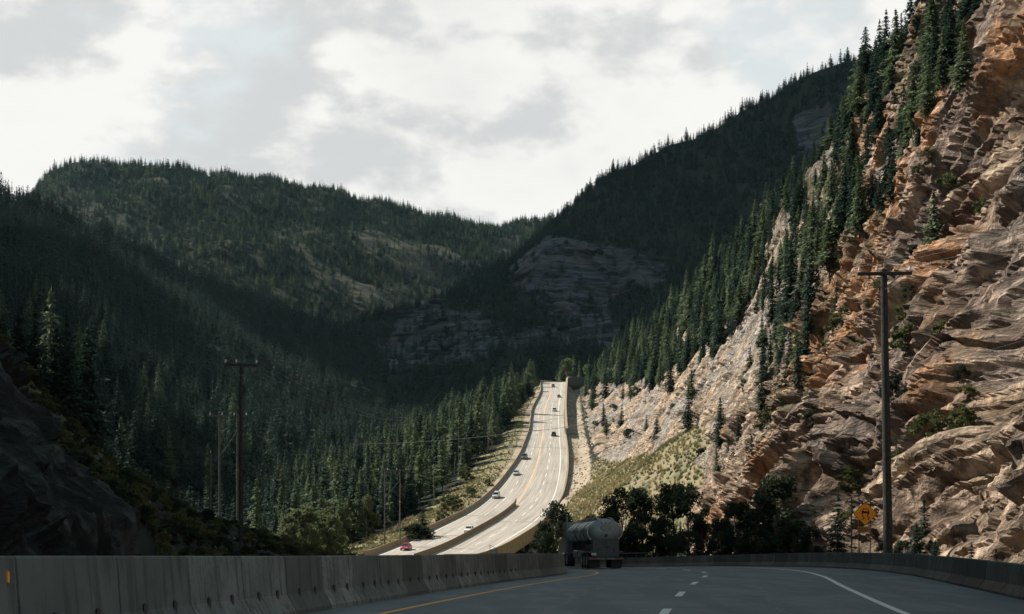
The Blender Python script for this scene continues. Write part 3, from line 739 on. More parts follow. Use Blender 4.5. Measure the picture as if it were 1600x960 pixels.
ORD = 'first second third fourth fifth sixth seventh eighth ninth tenth eleventh twelfth thirteenth fourteenth fifteenth sixteenth seventeenth eighteenth nineteenth twentieth'.split()
def nth(k, base): return (ORD[k] if k < 20 else 'later')+' '+base
def labL(k, a):
    k = int(round((a[1]-11.5)/2.98))
    if k < 0: return 'grey concrete barrier panel just outside the left edge of the view'
    if k == 1: return 'grey barrier panel carrying the orange reflector at its left end'
    if k < 20: return ORD[k]+' concrete panel from the left edge in the shaded left barrier'
    return 'far concrete panel of the left barrier close to the tanker'
def labR(k, a):
    k = int(round((a[1]-31)/2.9))
    if k < 0: return 'rust stained barrier panel just outside the right edge of the view'
    if k < 18: return ORD[k]+' rust stained panel from the right edge in the right barrier'
    return 'small far rust stained panel of the right barrier on the curve'
place_panels(CL+np.array([-.32, 0, 0]), -1, 1.12, M['barrier'], True, 'concrete barrier panels left of the near road', labL, int(near_i(2)), int(near_i(125)))
place_panels(CR+np.array([.32, 0, 0]), 1, .81, M['barrier_rust'], False, 'concrete barrier panels along the outside of the curve', labR, int(near_i(14)), int(near_i(165)))

# ------------------------------------------------------------ trees
def tri_cloud(C, N1, N2, size, rr):
    """triangles centred at C with in-plane axes N1, N2"""
    n = len(C); a = C+N1*size[:, None]; b = C-N1*size[:, None]*.5+N2*size[:, None]*.55; c = C-N1*size[:, None]*.5-N2*size[:, None]*.55
    V = np.stack([a, b, c], 1).reshape(-1, 3); return V, np.arange(3*n).reshape(-1, 3)
def conifer(seed, whorls, per, tufts, H=20., Rad=3.0, base=.08, gap=0.0, size=.5, shape=.85, ragged=.25):
    r = np.random.default_rng(seed); C = []; A = []; B = []; Sz = []
    lean = r.uniform(-.02, .02, 2)
    for w_ in range(whorls):
        z = base+(1-base)*((w_+r.uniform(-.3, .3))/whorls); z = min(max(z, base), .985)
        rad = Rad*((1-z)/(1-base))**shape*(1+ragged*r.uniform(-1, .7))+.12
        if z < base+.12: rad *= .6+3*(z-base)
        nb = max(3, int(per*(.45+.65*rad/Rad)))
        a0 = r.uniform(0, 6.28)
        for k in range(nb):
            if r.random() < gap: continue
            az = a0+6.283*k/nb+r.uniform(-.35, .35); L = rad*r.uniform(.65, 1.2); d = np.array([math.cos(az), math.sin(az)]); side = np.array([-d[1], d[0]])
            nt = max(2, int(tufts*(.4+.7*L/Rad)))
            for j in range(nt):
                f = (j+r.uniform(.2, .9))/nt; f = min(f, 1)
                zz = z*H+.22*L*f-.42*L*f*f+r.uniform(-.18, .18)*L*.5
                p = d*L*f; p = p+side*r.uniform(-.26, .26)*L*(1-.4*f)
                C.append((p[0]+lean[0]*z*H, p[1]+lean[1]*z*H, zz))
                out = np.array([d[0], d[1], r.uniform(-.75, .05)])+r.uniform(-.45, .45, 3); out /= np.linalg.norm(out)
                s2 = np.array([side[0], side[1], r.uniform(-.7, .7)]); s2 -= out*np.dot(s2, out); s2 /= np.linalg.norm(s2)
                A.append(out); B.append(s2); Sz.append(size*r.uniform(.65, 1.4)*(.45+.6*L/Rad))
    k = 5
    for j in range(k):   # leader
        C.append((lean[0]*H, lean[1]*H, H*(.975-.012*j))); o_ = np.array([r.uniform(-.25, .25), r.uniform(-.25, .25), 1.]); A.append(o_/np.linalg.norm(o_)); s2 = np.array([math.cos(j*1.3), math.sin(j*1.3), 0]); B.append(s2); Sz.append(size*.8)
    V, Fc = tri_cloud(np.array(C), np.array(A), np.array(B), np.array(Sz), r)
    return V, Fc, lean
def trunk_mb(H, r0, lean=(0, 0), n=7, limbs=(), crooked=0.0):
    mb = MB(); pts = []
    rr = random.Random(int(H*100))
    for k in range(6):
        f = k/5*.97; pts.append((lean[0]*f*H+crooked*rr.uniform(-1, 1)*f, lean[1]*f*H+crooked*rr.uniform(-1, 1)*f, f*H-.6*(k == 0)))
    mb.tube(pts, r0, n, 0, r0*.12); return mb
def broadleaf(seed, H=12., Rad=4., leaves=2600, size=.30, nclump=26, low=.25, open_=0.5):
    r = np.random.default_rng(seed); cl = []; 
    for k in range(nclump):
        z = low+(1-low)*r.random()**.85; rad = Rad*math.sin(math.pi*min(1, .18+.82*(z-low)/(1-low)*.95))**.8*r.uniform(.25, 1); az = r.uniform(0, 6.28)
        cl.append((rad*math.cos(az), rad*math.sin(az), z*H*.93, r.uniform(.5, 1)*Rad*.38))
    cl = np.array(cl); idx = r.integers(0, nclump, leaves); g = r.normal(0, 1, (leaves, 3)); g /= np.linalg.norm(g, axis=1, keepdims=True)
    C = cl[idx, :3]+g*cl[idx, 3:4]*(r.random((leaves, 1))**.45)*np.array([1, 1, .8])
    a = r.normal(0, 1, (leaves, 3)); a /= np.linalg.norm(a, axis=1, keepdims=True); b = np.cross(a, r.normal(0, 1, (leaves, 3))); b /= np.linalg.norm(b, axis=1, keepdims=True)
    V, Fc = tri_cloud(C, a, b, size*r.uniform(.6, 1.4, leaves), r); return V, Fc, cl
def mk_tree(name, crown, trunk, tmat, cmat, H):
    root = bpy.data.objects.new(name, None); root.empty_display_size = .3
    c = npmesh('crown', crown[0], crown[1], cmat, smooth=False); c.parent = root
    tr = trunk.build('trunk', tmat, root, True); COL.objects.link(root)
    return dict(root=root, crown=c, trunk=tr, H=H, used=False)
HI = []; MID = []
for s in range(5):
    cm = M['needles'] if s < 3 else M['needles_sunlit']
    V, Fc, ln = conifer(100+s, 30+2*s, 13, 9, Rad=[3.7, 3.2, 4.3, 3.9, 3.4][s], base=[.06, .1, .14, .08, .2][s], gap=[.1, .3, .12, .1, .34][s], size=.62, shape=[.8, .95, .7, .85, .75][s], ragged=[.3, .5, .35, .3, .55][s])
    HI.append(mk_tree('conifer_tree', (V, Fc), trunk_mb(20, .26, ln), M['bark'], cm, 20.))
for s in range(6):
    cm = M['needles'] if s < 4 else M['needles_sunlit']
    V, Fc, ln = conifer(200+s, 15, 9, 4, Rad=[3.2, 2.7, 3.7, 3.0, 3.4, 3.8][s], base=[.05, .1, .12, .04, .1, .06][s], gap=[.08, .3, .08, .1, .25, .1][s], size=.95, shape=[.8, .95, .75, .9, .8, .7][s], ragged=.3)
    MID.append(mk_tree('conifer_tree', (V, Fc), trunk_mb(20, .26, ln, 5), M['bark'], cm, 20.))
def limbs(mb, cl, H, r0, seed):
    rr = random.Random(seed)
    for x, y, z, s in cl[:14]:
        z0 = max(.12*H, z*rr.uniform(.35, .6)); mb.tube([(0, 0, z0), (x*.45, y*.45, z0+(z-z0)*.6), (x, y, z)], r0*.35, 5, 0, r0*.06)
BL = []
for s in range(4):
    dark = s >= 2
    Hh = 12.; V, Fc, cl = broadleaf(300+s, Hh, [3.2, 4.0, 4.0, 3.4][s], 5200 if dark else 3600, .22 if dark else .34, [24, 30, 34, 30][s], [.2, .15, .06, .08][s])
    mb = trunk_mb(Hh*.9, .2, crooked=.4); limbs(mb, cl, Hh, .2, s)
    BL.append(mk_tree('broadleaf_tree', (V, Fc), mb, M['palebark'] if s < 2 else M['bark'], M['leaves_dark'] if dark else M['leaves'], Hh))
SH = []
for s in range(3):
    V, Fc, cl = broadleaf(400+s, 2.2, 1.5, 1500, .15, 14, .05); mb = MB()
    for x, y, z, ss in cl[:9]: mb.tube([(0, 0, -.2), (x*.5, y*.5, z*.55), (x, y, z)], .035, 4, 0, .008)
    root = bpy.data.objects.new('shrub', None); COL.objects.link(root); c = npmesh('foliage', V, Fc, M['shrub'] if s < 2 else M['leaves_dark'], smooth=False); c.parent = root
    st = mb.build('stem', M['bark'], root); SH.append(dict(root=root, crown=c, trunk=st, H=2.2, used=False))
def place(pr, pos, H, rz, label, cat, group, wide=1.0):
    if not pr['used']: o = pr['root']; pr['used'] = True
    else: o = copy_tree(pr['root'])
    s = H/pr['H']; o.location = tuple(pos); o.scale = (s*wide, s*wide, s); o.rotation_euler = (0, 0, rz)
    tag(o, label, cat, group); return o

def sample_surface(V, dens, accept):
    """random points on grid surface V with density per m2"""
    a = V[:-1, :-1]; b = V[1:, :-1]; c = V[:-1, 1:]; ar = np.linalg.norm(np.cross(b-a, c-a), axis=-1).ravel()
    pxx, pyy = proj(a); 
    dn = (dens(a)*accept(a, pxx, pyy)).ravel()*ar
    tot = dn.sum(); n = int(tot); cdf = np.cumsum(dn)/max(tot, 1e-9); idx = np.searchsorted(cdf, rng.random(n)); idx = np.minimum(idx, len(cdf)-1)
    i, j = np.unravel_index(idx, a.shape[:2]); u = rng.random((n, 1)); v_ = rng.random((n, 1))
    return a[i, j]+(b[i, j]-a[i, j])*u+(c[i, j]-a[i, j])*v_
frame = lambda X, x, y, m=120: (x > -m) & (x < 1600+m) & (y > -m*1.5) & (X[..., 1] > 20)
T_pos = []; T_H = []; T_zone = []; T_var = []
def addz(zone, pts, h0, h1, variants):
    n = len(pts); T_pos.append(pts); T_H.append(rng.uniform(h0, h1, n)*(1+.20*rng.normal(0, 1, n).clip(-2, 2))); T_zone.extend([zone]*n); T_var.append(rng.choice(variants, n))
def polys(x, y, ps):
    r = np.zeros(x.shape, bool)
    for p in ps: r |= inpoly(x, y, p)
    return r
one = lambda a: np.ones(a.shape[:2])
gA = grA[:-1, :-1]; 
addz('far', sample_surface(VA[:, :-9], lambda a: 1/85.*np.clip(1.0+.5*fbm(a[..., 0]/130, a[..., 1]/130, 3), .3, 2), lambda a, x, y: frame(a, x, y)*np.where(gA[:, :a.shape[1]] > .5, .30, 1)*(y < 600)), 11, 19, [0, 1, 2, 3, 4])
rD = rkD[:-1, :-1]
addz('right', sample_surface(VD[:, :-9], lambda a: 1/62.*np.clip(1.0+.4*fbm(a[..., 0]/90, a[..., 1]/90, 3), .3, 2), lambda a, x, y: frame(a, x, y)*np.where(rD[:, :a.shape[1]] > .5, np.where(y > 470, .20, .02), 1)*(x < 1520)), 9, 16, [0, 1, 2, 3])
rB = rkB[:-1, :-1]
addz('left', sample_surface(VB[:, :-9], lambda a: 1/58.*np.clip(1.0+.5*fbm(a[..., 0]/60, a[..., 1]/60, 3), .4, 2), lambda a, x, y: frame(a, x, y)*np.where(rB[:, :a.shape[1]] > .5, .0, 1)), 13, 21, [0, 1, 2, 3])  # dark needles only, the hill's cloud shade put into tree colour
# valley floor, highway bank side
def acc_valley(a, x, y):
    X = a[..., 0]; Y = a[..., 1]; xl_ = np.interp(Y, HL[:NH-50, 1], HL[:NH-50, 0]); bw = np.interp(Y, [285, 330, 400, 470, 600, 700, 880], [22, 26, 25, 18, 9, 6, 3])
    ok = (Y > 250) & (Y < 1900) & (X > -420) & ((X < xl_-bw-1) | ((Y > 990)&(X<20)) | (Y > 1060))
    ok &= ~((Y < 290) & (X > -62)); ok &= ~((Y >= 930) & (Y < 1100) & (X > 14))
    return ok*frame(a, x, y)
gpv = gp
addz('bank', sample_surface(gpv, lambda a: np.where(a[..., 1] < 900, 1/38., 1/60.), acc_valley), 10, 19, [0, 3, 4, 3, 4, 1, 2])
# shaded left slope near the camera (also the ridge that shades the near road)
addz('nearleft', sample_surface(gpv, lambda a: 1/45.*one(a), lambda a, x, y: (a[..., 1] > 100) & (a[..., 1] < 300) & (a[..., 0] < np.interp(a[..., 1], [100, 130, 180, 235, 300], [-44, -50, -58, -66, -85])) & (a[..., 0] > -150) & (x > -900)), 9, 16, [0, 1, 2])
# rock wall trees
rock_open = [[(1255, 235), (1365, 215), (1375, 300), (1262, 312)], [(1480, 210), (1500, 240), (1420, 330), (1370, 420), (1330, 420), (1390, 300)],
             [(1500, 60), (1600, -10), (1620, 200), (1500, 190)], [(1210, 320), (1250, 320), (1240, 380), (1210, 400)]]
inch_c = inch[:-1, :-1]; WTc = WT[:-1, :-1]; hhc = hh[:-1, :-1]
def acc_wall(a, x, y):
    z = WTc; pt = np.clip(.55+1.3*fbm(a[..., 1]/22, a[..., 2]/13, 3), .03, 1.2)
    pt = np.where(a[..., 1] > 270, np.clip(pt+.2, .25, 1.3), pt)
    d = np.where(z > .66+.10*fbm(a[..., 1]/18, a[..., 2]/18, 2), 1.0, .0)
    d = np.where((a[..., 1] > 270) & (z > np.interp(a[..., 1], [270, 400, 900], [.60, .46, .40])), 1.0, d); d = d*pt
    d = np.where(polys(x, y, rock_open), .06, d); d = np.maximum(d, inch_c*.5*pt); d = np.maximum(d, .018)
    d = np.where(inpoly(x, y, [(1395, -40), (1570, -40), (1520, 120), (1470, 200), (1400, 245), (1330, 260), (1300, 200)]) & (z > .35), .9, d)
    d = np.where(z < .05, 0, d)
    return d*frame(a, x, y)*(x > 880)
Wpts = sample_surface(W, lambda a: np.where(a[..., 1] < 250, 1/15., 1/22.), acc_wall)
Wpts[:, 2] -= .4
addz('wall', Wpts, 4.5, 11.5, [0, 1, 2, 3, 4, 5])
T_pos = np.concatenate(T_pos);  T_H = np.concatenate(T_H); T_zone = np.array(T_zone); T_var = np.concatenate(T_var)
wallm = T_zone == 'wall'
shade = (T_zone == 'bank') & (T_pos[:, 0] < -.165*T_pos[:, 1]+6*rng.normal(0, 1, len(T_pos))); T_var[shade] = T_var[shade] % 3  # bank trees on the shaded side switched to the dark needles
nl_ = (T_zone == 'nearleft')
T_H[wallm] *= np.interp(T_pos[wallm, 1], [50, 120, 300, 800], [.45, .72, 1.0, 1.4])
px, py = proj(T_pos); topy = HZ-F*(T_pos[:, 2]+T_H-EYE)/T_pos[:, 1]; size = T_H*F/T_pos[:, 1]
drop = (T_zone == 'nearleft') & (px > -40) & (topy < 430+px*.55)
vis = (~drop) & (px > 0) & (px < 1600) & (topy < 855) & (py > 0) & (T_pos[:, 1] > 40)
# visible means nearest in its own small column of the picture
order = np.argsort(T_pos[:, 1]); seen = {}; visible = np.zeros(len(px), bool)
for k in order:
    if not vis[k] or size[k] < 22: continue
    c = (int(px[k]//7), int(topy[k]//9)); c2 = seen.get(c, 0)
    if c2 == 0: visible[k] = True
    x0 = int(px[k]//7); hw = max(1, int(size[k]*.10/7))
    for xx in range(x0-hw, x0+hw+1):
        for yy in range(int(topy[k]//9)+1, int(min(py[k], 870)//9)+1): seen[(xx, yy)] = 1
cand = np.where(visible)[0]; cand = cand[np.argsort(-size[cand])][:292]
ind = np.zeros(len(px), bool); ind[cand] = True
ZL = {'far': ('dark conifer high on the far mountain', 'conifers on the far mountain'),
      'right': ('dark conifer on the shaded mountain behind the rock cliff', 'conifers on the shaded right mountain'),
      'left': ('dark conifer on the shaded left hillside', 'conifers on the left hillside'),
      'bank': ('conifer crowded among others on the slope left of the sunlit highway', 'conifers on the slope left of the highway'),
      'nearleft': ('black green conifer on the near shaded slope at the left edge', 'conifers on the near left slope'),
      'wall': ('dark green conifer rooted on the orange rock cliff above the road', 'conifers on the rock cliff')}
for p in HI+MID: p['used'] = False
for k in cand:
    z = T_zone[k]; pr = (HI[T_var[k] % 5] if size[k] > 26 else MID[T_var[k] % 6])
    lb = ZL[z][0]; dd = np.hypot(px[cand]-px[k], topy[cand]-topy[k]); lone = np.sort(dd)[1] > 26; yk = T_pos[k, 1]
    br = 'pale green' if T_var[k] >= (3 if size[k] > 26 else 4) else 'dark'
    if z == 'wall':
        lb = br+(' lone conifer' if lone else ' conifer')+(' on the high ridge above the orange rock, top right' if px[k] > 1330 and topy[k] < 330 else ' clinging to the orange rock behind the tall utility pole' if px[k] > 1330 else
             ' in the tree filled gully splitting the orange and pale rock' if yk < 300 else ' along the ridge above the pale rock beside the highway')
    elif z == 'bank':
        lb = br+(' lone conifer' if lone else ' conifer')+(' in the wood behind the power line frame by the grass bank' if yk < 380 else ' in the wood above the middle of the grass bank' if yk < 520 else ' in the wood close below the crest of the highway')
    elif z == 'left':
        lb = br+(' conifer on the hillside between the left poles and the skyline' if px[k] < 330 else ' conifer on the shaded hillside right of the dark utility pole')
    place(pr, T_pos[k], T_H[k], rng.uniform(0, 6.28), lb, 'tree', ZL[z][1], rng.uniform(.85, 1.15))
for q, p in enumerate(HI+MID):
    if not p['used']:    # every source tree stands somewhere real
        k = np.where((T_zone == 'bank') & ~ind & (T_pos[:, 1] < 600))[0][q*7]; ind[k] = True
        place(p, T_pos[k], T_H[k], 0, ZL['bank'][0], 'tree', ZL['bank'][1])
print('individual conifers', ind.sum(), 'all', len(px), {z: int((T_zone == z).sum()) for z in ZL})

def forest(name, label, pts, sc, rot, idx, protos):
    me = bpy.data.meshes.new(name); me.vertices.add(len(pts)); me.vertices.foreach_set('co', np.ascontiguousarray(pts, dtype=np.float32).ravel())
    wd_ = sc*rng.uniform(.7, 1.35, len(pts))*(1.3 if name in ('far_forest', 'mountain_forest') else 1)
    for nm, ar, ty in (('scl', sc, 'FLOAT'), ('sclw', wd_, 'FLOAT'), ('rotz', rot, 'FLOAT'), ('idx', idx, 'INT')):
        a = me.attributes.new(nm, ty, 'POINT'); a.data.foreach_set('value', np.asarray(ar, dtype=np.float32 if ty == 'FLOAT' else np.int32))
    o = link(bpy.data.objects.new(name, me)); md = o.modifiers.new('scatter', 'NODES')
    ng = bpy.data.node_groups.new(name+'_scatter', 'GeometryNodeTree'); md.node_group = ng
    ng.interface.new_socket('Geometry', in_out='INPUT', socket_type='NodeSocketGeometry'); ng.interface.new_socket('Geometry', in_out='OUTPUT', socket_type='NodeSocketGeometry')
    N = ng.nodes; L = ng.links; gi = N.new('NodeGroupInput'); go = N.new('NodeGroupOutput')
    inst = N.new('GeometryNodeInstanceOnPoints'); top = N.new('GeometryNodeJoinGeometry')
    for p in reversed(protos):
        jn = N.new('GeometryNodeJoinGeometry')
        for ob in (p['crown'], p['trunk']):
            if ob is None: continue
            oi = N.new('GeometryNodeObjectInfo'); oi.transform_space = 'ORIGINAL'; oi.inputs['Object'].default_value = ob
            L.new(oi.outputs['Geometry'], jn.inputs[0])
        g2 = N.new('GeometryNodeGeometryToInstance'); L.new(jn.outputs[0], g2.inputs[0]); L.new(g2.outputs[0], top.inputs[0])
    def na(nm, ty):
        n = N.new('GeometryNodeInputNamedAttribute'); n.data_type = ty; n.inputs['Name'].default_value = nm; return n.outputs['Attribute']
    L.new(gi.outputs[0], inst.inputs['Points']); L.new(top.outputs[0], inst.inputs['Instance']); inst.inputs['Pick Instance'].default_value = True
    L.new(na('idx', 'INT'), inst.inputs['Instance Index']); sv = N.new('ShaderNodeCombineXYZ'); w1 = na('sclw', 'FLOAT'); L.new(w1, sv.inputs[0]); L.new(w1, sv.inputs[1]); L.new(na('scl', 'FLOAT'), sv.inputs[2]); L.new(sv.outputs[0], inst.inputs['Scale'])
    cx = N.new('ShaderNodeCombineXYZ'); L.new(na('rotz', 'FLOAT'), cx.inputs[2]); L.new(cx.outputs[0], inst.inputs['Rotation'])
    L.new(inst.outputs[0], go.inputs[0]); tag(o, label, 'forest' if 'forest' in name else name, kind='stuff'); return o
FL = {'far': ('far_forest', 'dark conifer forest covering the far mountain under the clouds'), 'right': ('mountain_forest', 'near black conifer forest on the mountain behind the rock cliff'),
      'left': ('hillside_forest', 'dark conifer forest on the long left hillside'), 'bank': ('valley_forest', 'dense conifer forest filling the valley left of the highway'),
      'nearleft': ('slope_forest', 'shaded conifer wood on the near left slope'), 'wall': ('cliff_forest', 'conifer wood along the top of the rock cliff')}
for z, (nm, lb) in FL.items():
    k = np.where((T_zone == z) & ~ind & ~drop)[0]
    if z in ('wall',):
        forest(nm, lb, T_pos[k], T_H[k]/20., rng.uniform(0, 6.28, len(k)), T_var[k] % 5, HI)
    elif z == 'bank':
        nr = T_pos[k, 1] < 900
        forest(nm, lb, T_pos[k], T_H[k]/20., rng.uniform(0, 6.28, len(k)), T_var[k] % 5, HI)
    else: forest(nm, lb, T_pos[k], T_H[k]/20., rng.uniform(0, 6.28, len(k)), T_var[k], MID)

# ------------------------------------------------------------ broadleaf trees, shrubs
for p in BL+SH: p['used'] = False
def ground_at(x, y): return float(G(np.array(x), np.array(y)))
def put_px(pr, px_, top, Y, label, cat, group, wide=1.0, zb=None):
    X = (px_-800)*Y/F; zb = ground_at(X, Y) if zb is None else zb
    H = EYE+(HZ-top)*Y/F-zb
    return place(pr, (X, Y, zb-.15), H, rng.uniform(0, 6.28), label, cat, group, wide)
dk = [(925, 800, 158, 0), (948, 782, 152, 1), (972, 757, 150, 0), (1003, 749, 146, 1), (1030, 768, 142, 0), (1052, 742, 138, 1), (1076, 752, 134, 0), (1096, 800, 128, 1), (990, 800, 150, 1), (1020, 805, 140, 0), (958, 815, 149, 0)]
names = ['low dark bushy tree right above the tanker trailer', 'dark broadleaf tree just right of the tanker trailer', 'dark tree with an uneven top right of the tanker', 'tall dark broadleaf tree with the grassy talus behind it',
         'shorter dark tree between the two tall ones right of the tanker', 'tallest dark tree of the clump at the foot of the talus', 'dark tree at the right end of the clump by the talus', 'small dark tree at the foot of the pale rock', None, None, None]
for k, (a, b_, Y, v_) in enumerate(dk):
    put_px(BL[2+v_], a, b_, Y, names[k] or 'low dark tree filling in the clump behind the far barrier', 'tree', 'dark trees behind the barrier on the curve', .9)
for a, b_, Y in [(1128, 800, 112), (1152, 772, 108), (1180, 790, 104), (1216, 728, 98), (1240, 800, 95), (1268, 812, 92), (1385, 838, 80), (1412, 835, 78)]:
    put_px(BL[2 if a % 2 else 3], a, b_, Y, ORD[[1128, 1152, 1180, 1216, 1240, 1268, 1385, 1412].index(a)]+' from the left of the scraggly dark trees at the foot of the orange rock', 'tree', 'dark trees at the foot of the rock', 1.1, zb=-.3)
for a, b_, Y in [(852, 812, 168), (868, 778, 165), (884, 800, 170), (842, 838, 172), (862, 828, 160)]:
    put_px(BL[2], a, b_, Y, ORD[[842, 852, 862, 868, 884].index(a)]+' from the left of the thin leafed trees left of the tanker cab', 'tree', 'thin trees below the highway bridge', .8)
for k, (a, b_, Y, hi) in enumerate([(1308, 766, 84, 0), (1444, 775, 76, 1), (1434, 812, 72, 2), (1518, 842, 56, 0), (1556, 850, 50, 1), (1225, 745, 100, 3), (1462, 838, 66, 2), (1205, 775, 99, 1)]):
    lb = ['small dark spruce with layered branches just left of the yellow warning sign', 'dark narrow conifer right of the tall utility pole', 'short conifer close to the right side of the utility pole base', 'tiny dark spruce against the orange rock at the barrier bend',
          'very small spruce behind the barrier near the right edge', 'dark conifer against the rock left of the warning sign', 'bushy little conifer in the dark cleft right of the pole', 'dark conifer at the rock foot beside the scraggly trees'][k]
    put_px(HI[hi], a, b_, Y, lb, 'tree', 'small conifers at the foot of the rock', 1.35 if k != 0 else 1.2, zb=-.3)
for a, b_, Y, lb in [(661, 795, 338, 'lone dark spruce on the dry grass bank beside the highway barrier'), (648, 818, 332, 'dark rounded bush left of the lone spruce')]:
    put_px(HI[2] if a == 661 else SH[2], a, b_, Y, lb, 'tree' if a == 661 else 'bush', 'plants on the grass bank', 1.5)
for a, b_, Y in [(700, 767, 400), (712, 768, 405), (764, 742, 446), (735, 755, 425), (690, 790, 372), (728, 722, 470)]:
    put_px(SH[a % 2], a, b_+6, Y, ORD[[690, 700, 712, 728, 735, 764].index(a)]+' from the left of the small dark bushes on the dry grass bank', 'bush', 'bushes on the grass bank')
for k in range(130):
    Y = 300*math.exp(rng.random()*math.log(870/300)); xl_ = np.interp(Y, HL[:NH-50, 1], HL[:NH-50, 0]); bw = np.interp(Y, [285, 330, 400, 470, 600, 700, 880], [20, 26, 25, 18, 9, 6, 3])
    X = xl_-bw-abs(rng.normal(0, 22))-1
    if k < 34: Y = rng.uniform(285, 400); X = rng.uniform(-.165, -.12)*Y
    z = ground_at(X, Y)
    place(BL[k % 2], (X, Y, z-.3), rng.uniform(8, 14), rng.uniform(0, 6.28), ('pale green broadleaf tree at the foot of the wood by the power line frame' if Y < 380 else 'pale green broadleaf tree at the wood edge above the middle of the grass bank' if Y < 520 else 'pale green broadleaf tree at the wood edge below the highway crest'), 'tree', 'broadleaf trees along the highway bank', rng.uniform(.75, 1.0))
for a, b_, Y in [(876, 566, 1010), (886, 556, 1005), (897, 552, 1000), (906, 562, 1010), (870, 578, 1015), (920, 566, 1060)]:
    put_px(BL[a % 2] if a % 3 else HI[3], a, b_, Y, ORD[[870, 876, 886, 897, 906, 920].index(a)]+' from the left of the pale green trees beyond the highway crest', 'tree', 'trees beyond the crest', .7)
put_px(HI[3], 76, 442, 330, 'single pale sunlit tree among the dark trees at the left edge', 'tree', None, .62)  # bright needles give this tree its sunlit look
# shrubs rooted in the rock
def acc_sh(a, x, y): return frame(a, x, y, 0)*(WTc > .03)*(a[..., 1] < 600)*np.clip(.25+fbm(a[..., 1]/12, a[..., 2]/12, 3), 0, 1)
Sp = sample_surface(W, lambda a: np.interp(a[..., 1], [40, 120, 220, 300, 600], [1/20., 1/40., 1/100., 1/220., 1/400.]), acc_sh)
sx, sy = proj(Sp); keep = (sx > 900) & (sx < 1600) & (sy > 0) & (sy < 862); Sp = Sp[keep]
Sp = Sp[np.argsort(Sp[:, 1]*rng.uniform(.6, 1.5, len(Sp)))][:250]
for k, q in enumerate(Sp):
    place(SH[k % 3], q-np.array([-.15, 0, .25]), rng.uniform(.9, 2.4)*np.interp(q[1], [50, 150, 400], [.7, 1., 1.6]), rng.uniform(0, 6.28), ('green shrub growing on the orange rock near the utility pole' if q[1] < 90 else 'green shrub on the rough rock between the pole and the talus' if q[1] < 200 else 'dark shrub dotted on the pale rock above the grassy talus'), 'shrub', 'shrubs on the rock cliff')
for k in range(16):      # dead standing trunks
    Y = 300*math.exp(rng.random()*math.log(2.4)); xl_ = float(np.interp(Y, HL[:NH-50, 1], HL[:NH-50, 0])); bw = float(np.interp(Y, [285, 330, 400, 470, 600, 700, 880], [22, 26, 25, 18, 9, 6, 3]))
    X = xl_-bw-rng.uniform(0, 14); z = ground_at(X, Y); rt_ = empty('dead_tree', (X, Y, z)); H = rng.uniform(7, 15); mb = MB(); lx, ly = rng.uniform(-.8, .8, 2)
    mb.tube([(0, 0, -.5), (lx*.4, ly*.4, H*.5), (lx, ly, H)], .17, 6, 0, .04); mb.build('trunk', M['palebark'], rt_, True)
    mb = MB()
    for j in range(12):
        f = rng.uniform(.3, .95); a = rng.uniform(0, 6.28); l = rng.uniform(.4, 1.5)*(1.1-f); mb.tube([(lx*f, ly*f, H*f), (lx*f+l*math.cos(a), ly*f+l*math.sin(a), H*f+l*.3)], .03, 4, 0, .01)
    mb.build('branches', M['palebark'], rt_); tag(rt_, 'bare grey dead tree standing among the trees left of the highway', 'dead tree', 'dead trees along the highway bank')
# undergrowth on the near left bank and dry grass beside the highway (uncountable)
q = sample_surface(gp, lambda a: 1/4.5*one(a), lambda a, x, y: (a[..., 0] > -75) & (a[..., 0] < -15) & (a[..., 1] > 62) & (a[..., 1] < 240) & (x > -250) & (fbm(a[..., 0]/6, a[..., 1]/6, 3) > -.35)*1)
forest('undergrowth', 'dark scrub and weeds covering the near left bank', q, rng.uniform(.15, .62, len(q)), rng.uniform(0, 6.28, len(q)), rng.integers(0, 2, len(q)), [SH[2], SH[0]])
def tuft(seed):
    r = np.random.default_rng(seed); n = 70; az = r.uniform(0, 6.28, n); ln = r.uniform(.4, .9, n); sp_ = r.uniform(.05, .5, n); b0 = r.uniform(-.18, .18, (n, 2))
    tip = np.stack([b0[:, 0]+np.cos(az)*sp_*ln, b0[:, 1]+np.sin(az)*sp_*ln, ln], 1); a = np.stack([b0[:, 0]-.03*np.sin(az), b0[:, 1]+.03*np.cos(az), 0*ln-.05], 1); b = np.stack([b0[:, 0]+.03*np.sin(az), b0[:, 1]-.03*np.cos(az), 0*ln-.05], 1)
    return np.stack([a, b, tip], 1).reshape(-1, 3), np.arange(3*n).reshape(-1, 3)
M['straw'] = m_leaf('dry_grass_blades', (.30, .25, .13), (.42, .36, .20), .2, .3)
M['greengrass'] = m_leaf('green_grass_blades', (.14, .145, .07), (.20, .20, .105), .3, .3)
TU = []
for s_i in range(2):
    V, Fc = tuft(70+s_i); o = npmesh('grass_tuft', V, Fc, M['straw' if s_i == 0 else 'greengrass'], smooth=False)
    o.location = (12.2+1.3*s_i, 18.5+2*s_i, -.35); tag(o, ['tuft of dry straw coloured grass outside the right barrier', 'tuft of green grass outside the right barrier'][s_i], 'grass tuft')
    TU.append(dict(crown=o, trunk=None))
gr0 = grass[:-1, :-1]
q = sample_surface(gp, lambda a: np.where(a[..., 1] < 480, 1/1.3, 1/4.), lambda a, x, y: frame(a, x, y, 20)*(gr0 > .5)*(a[..., 1] > 225)*(a[..., 1] < 800))
forest('grass', 'tall dry grass on the banks beside the highway', q, rng.uniform(.4, 1.1, len(q)), rng.uniform(0, 6.28, len(q)), (fbm(q[:, 0]/9, q[:, 1]/9, 3)+rng.normal(0, .15, len(q)) > .05).astype(int), TU)
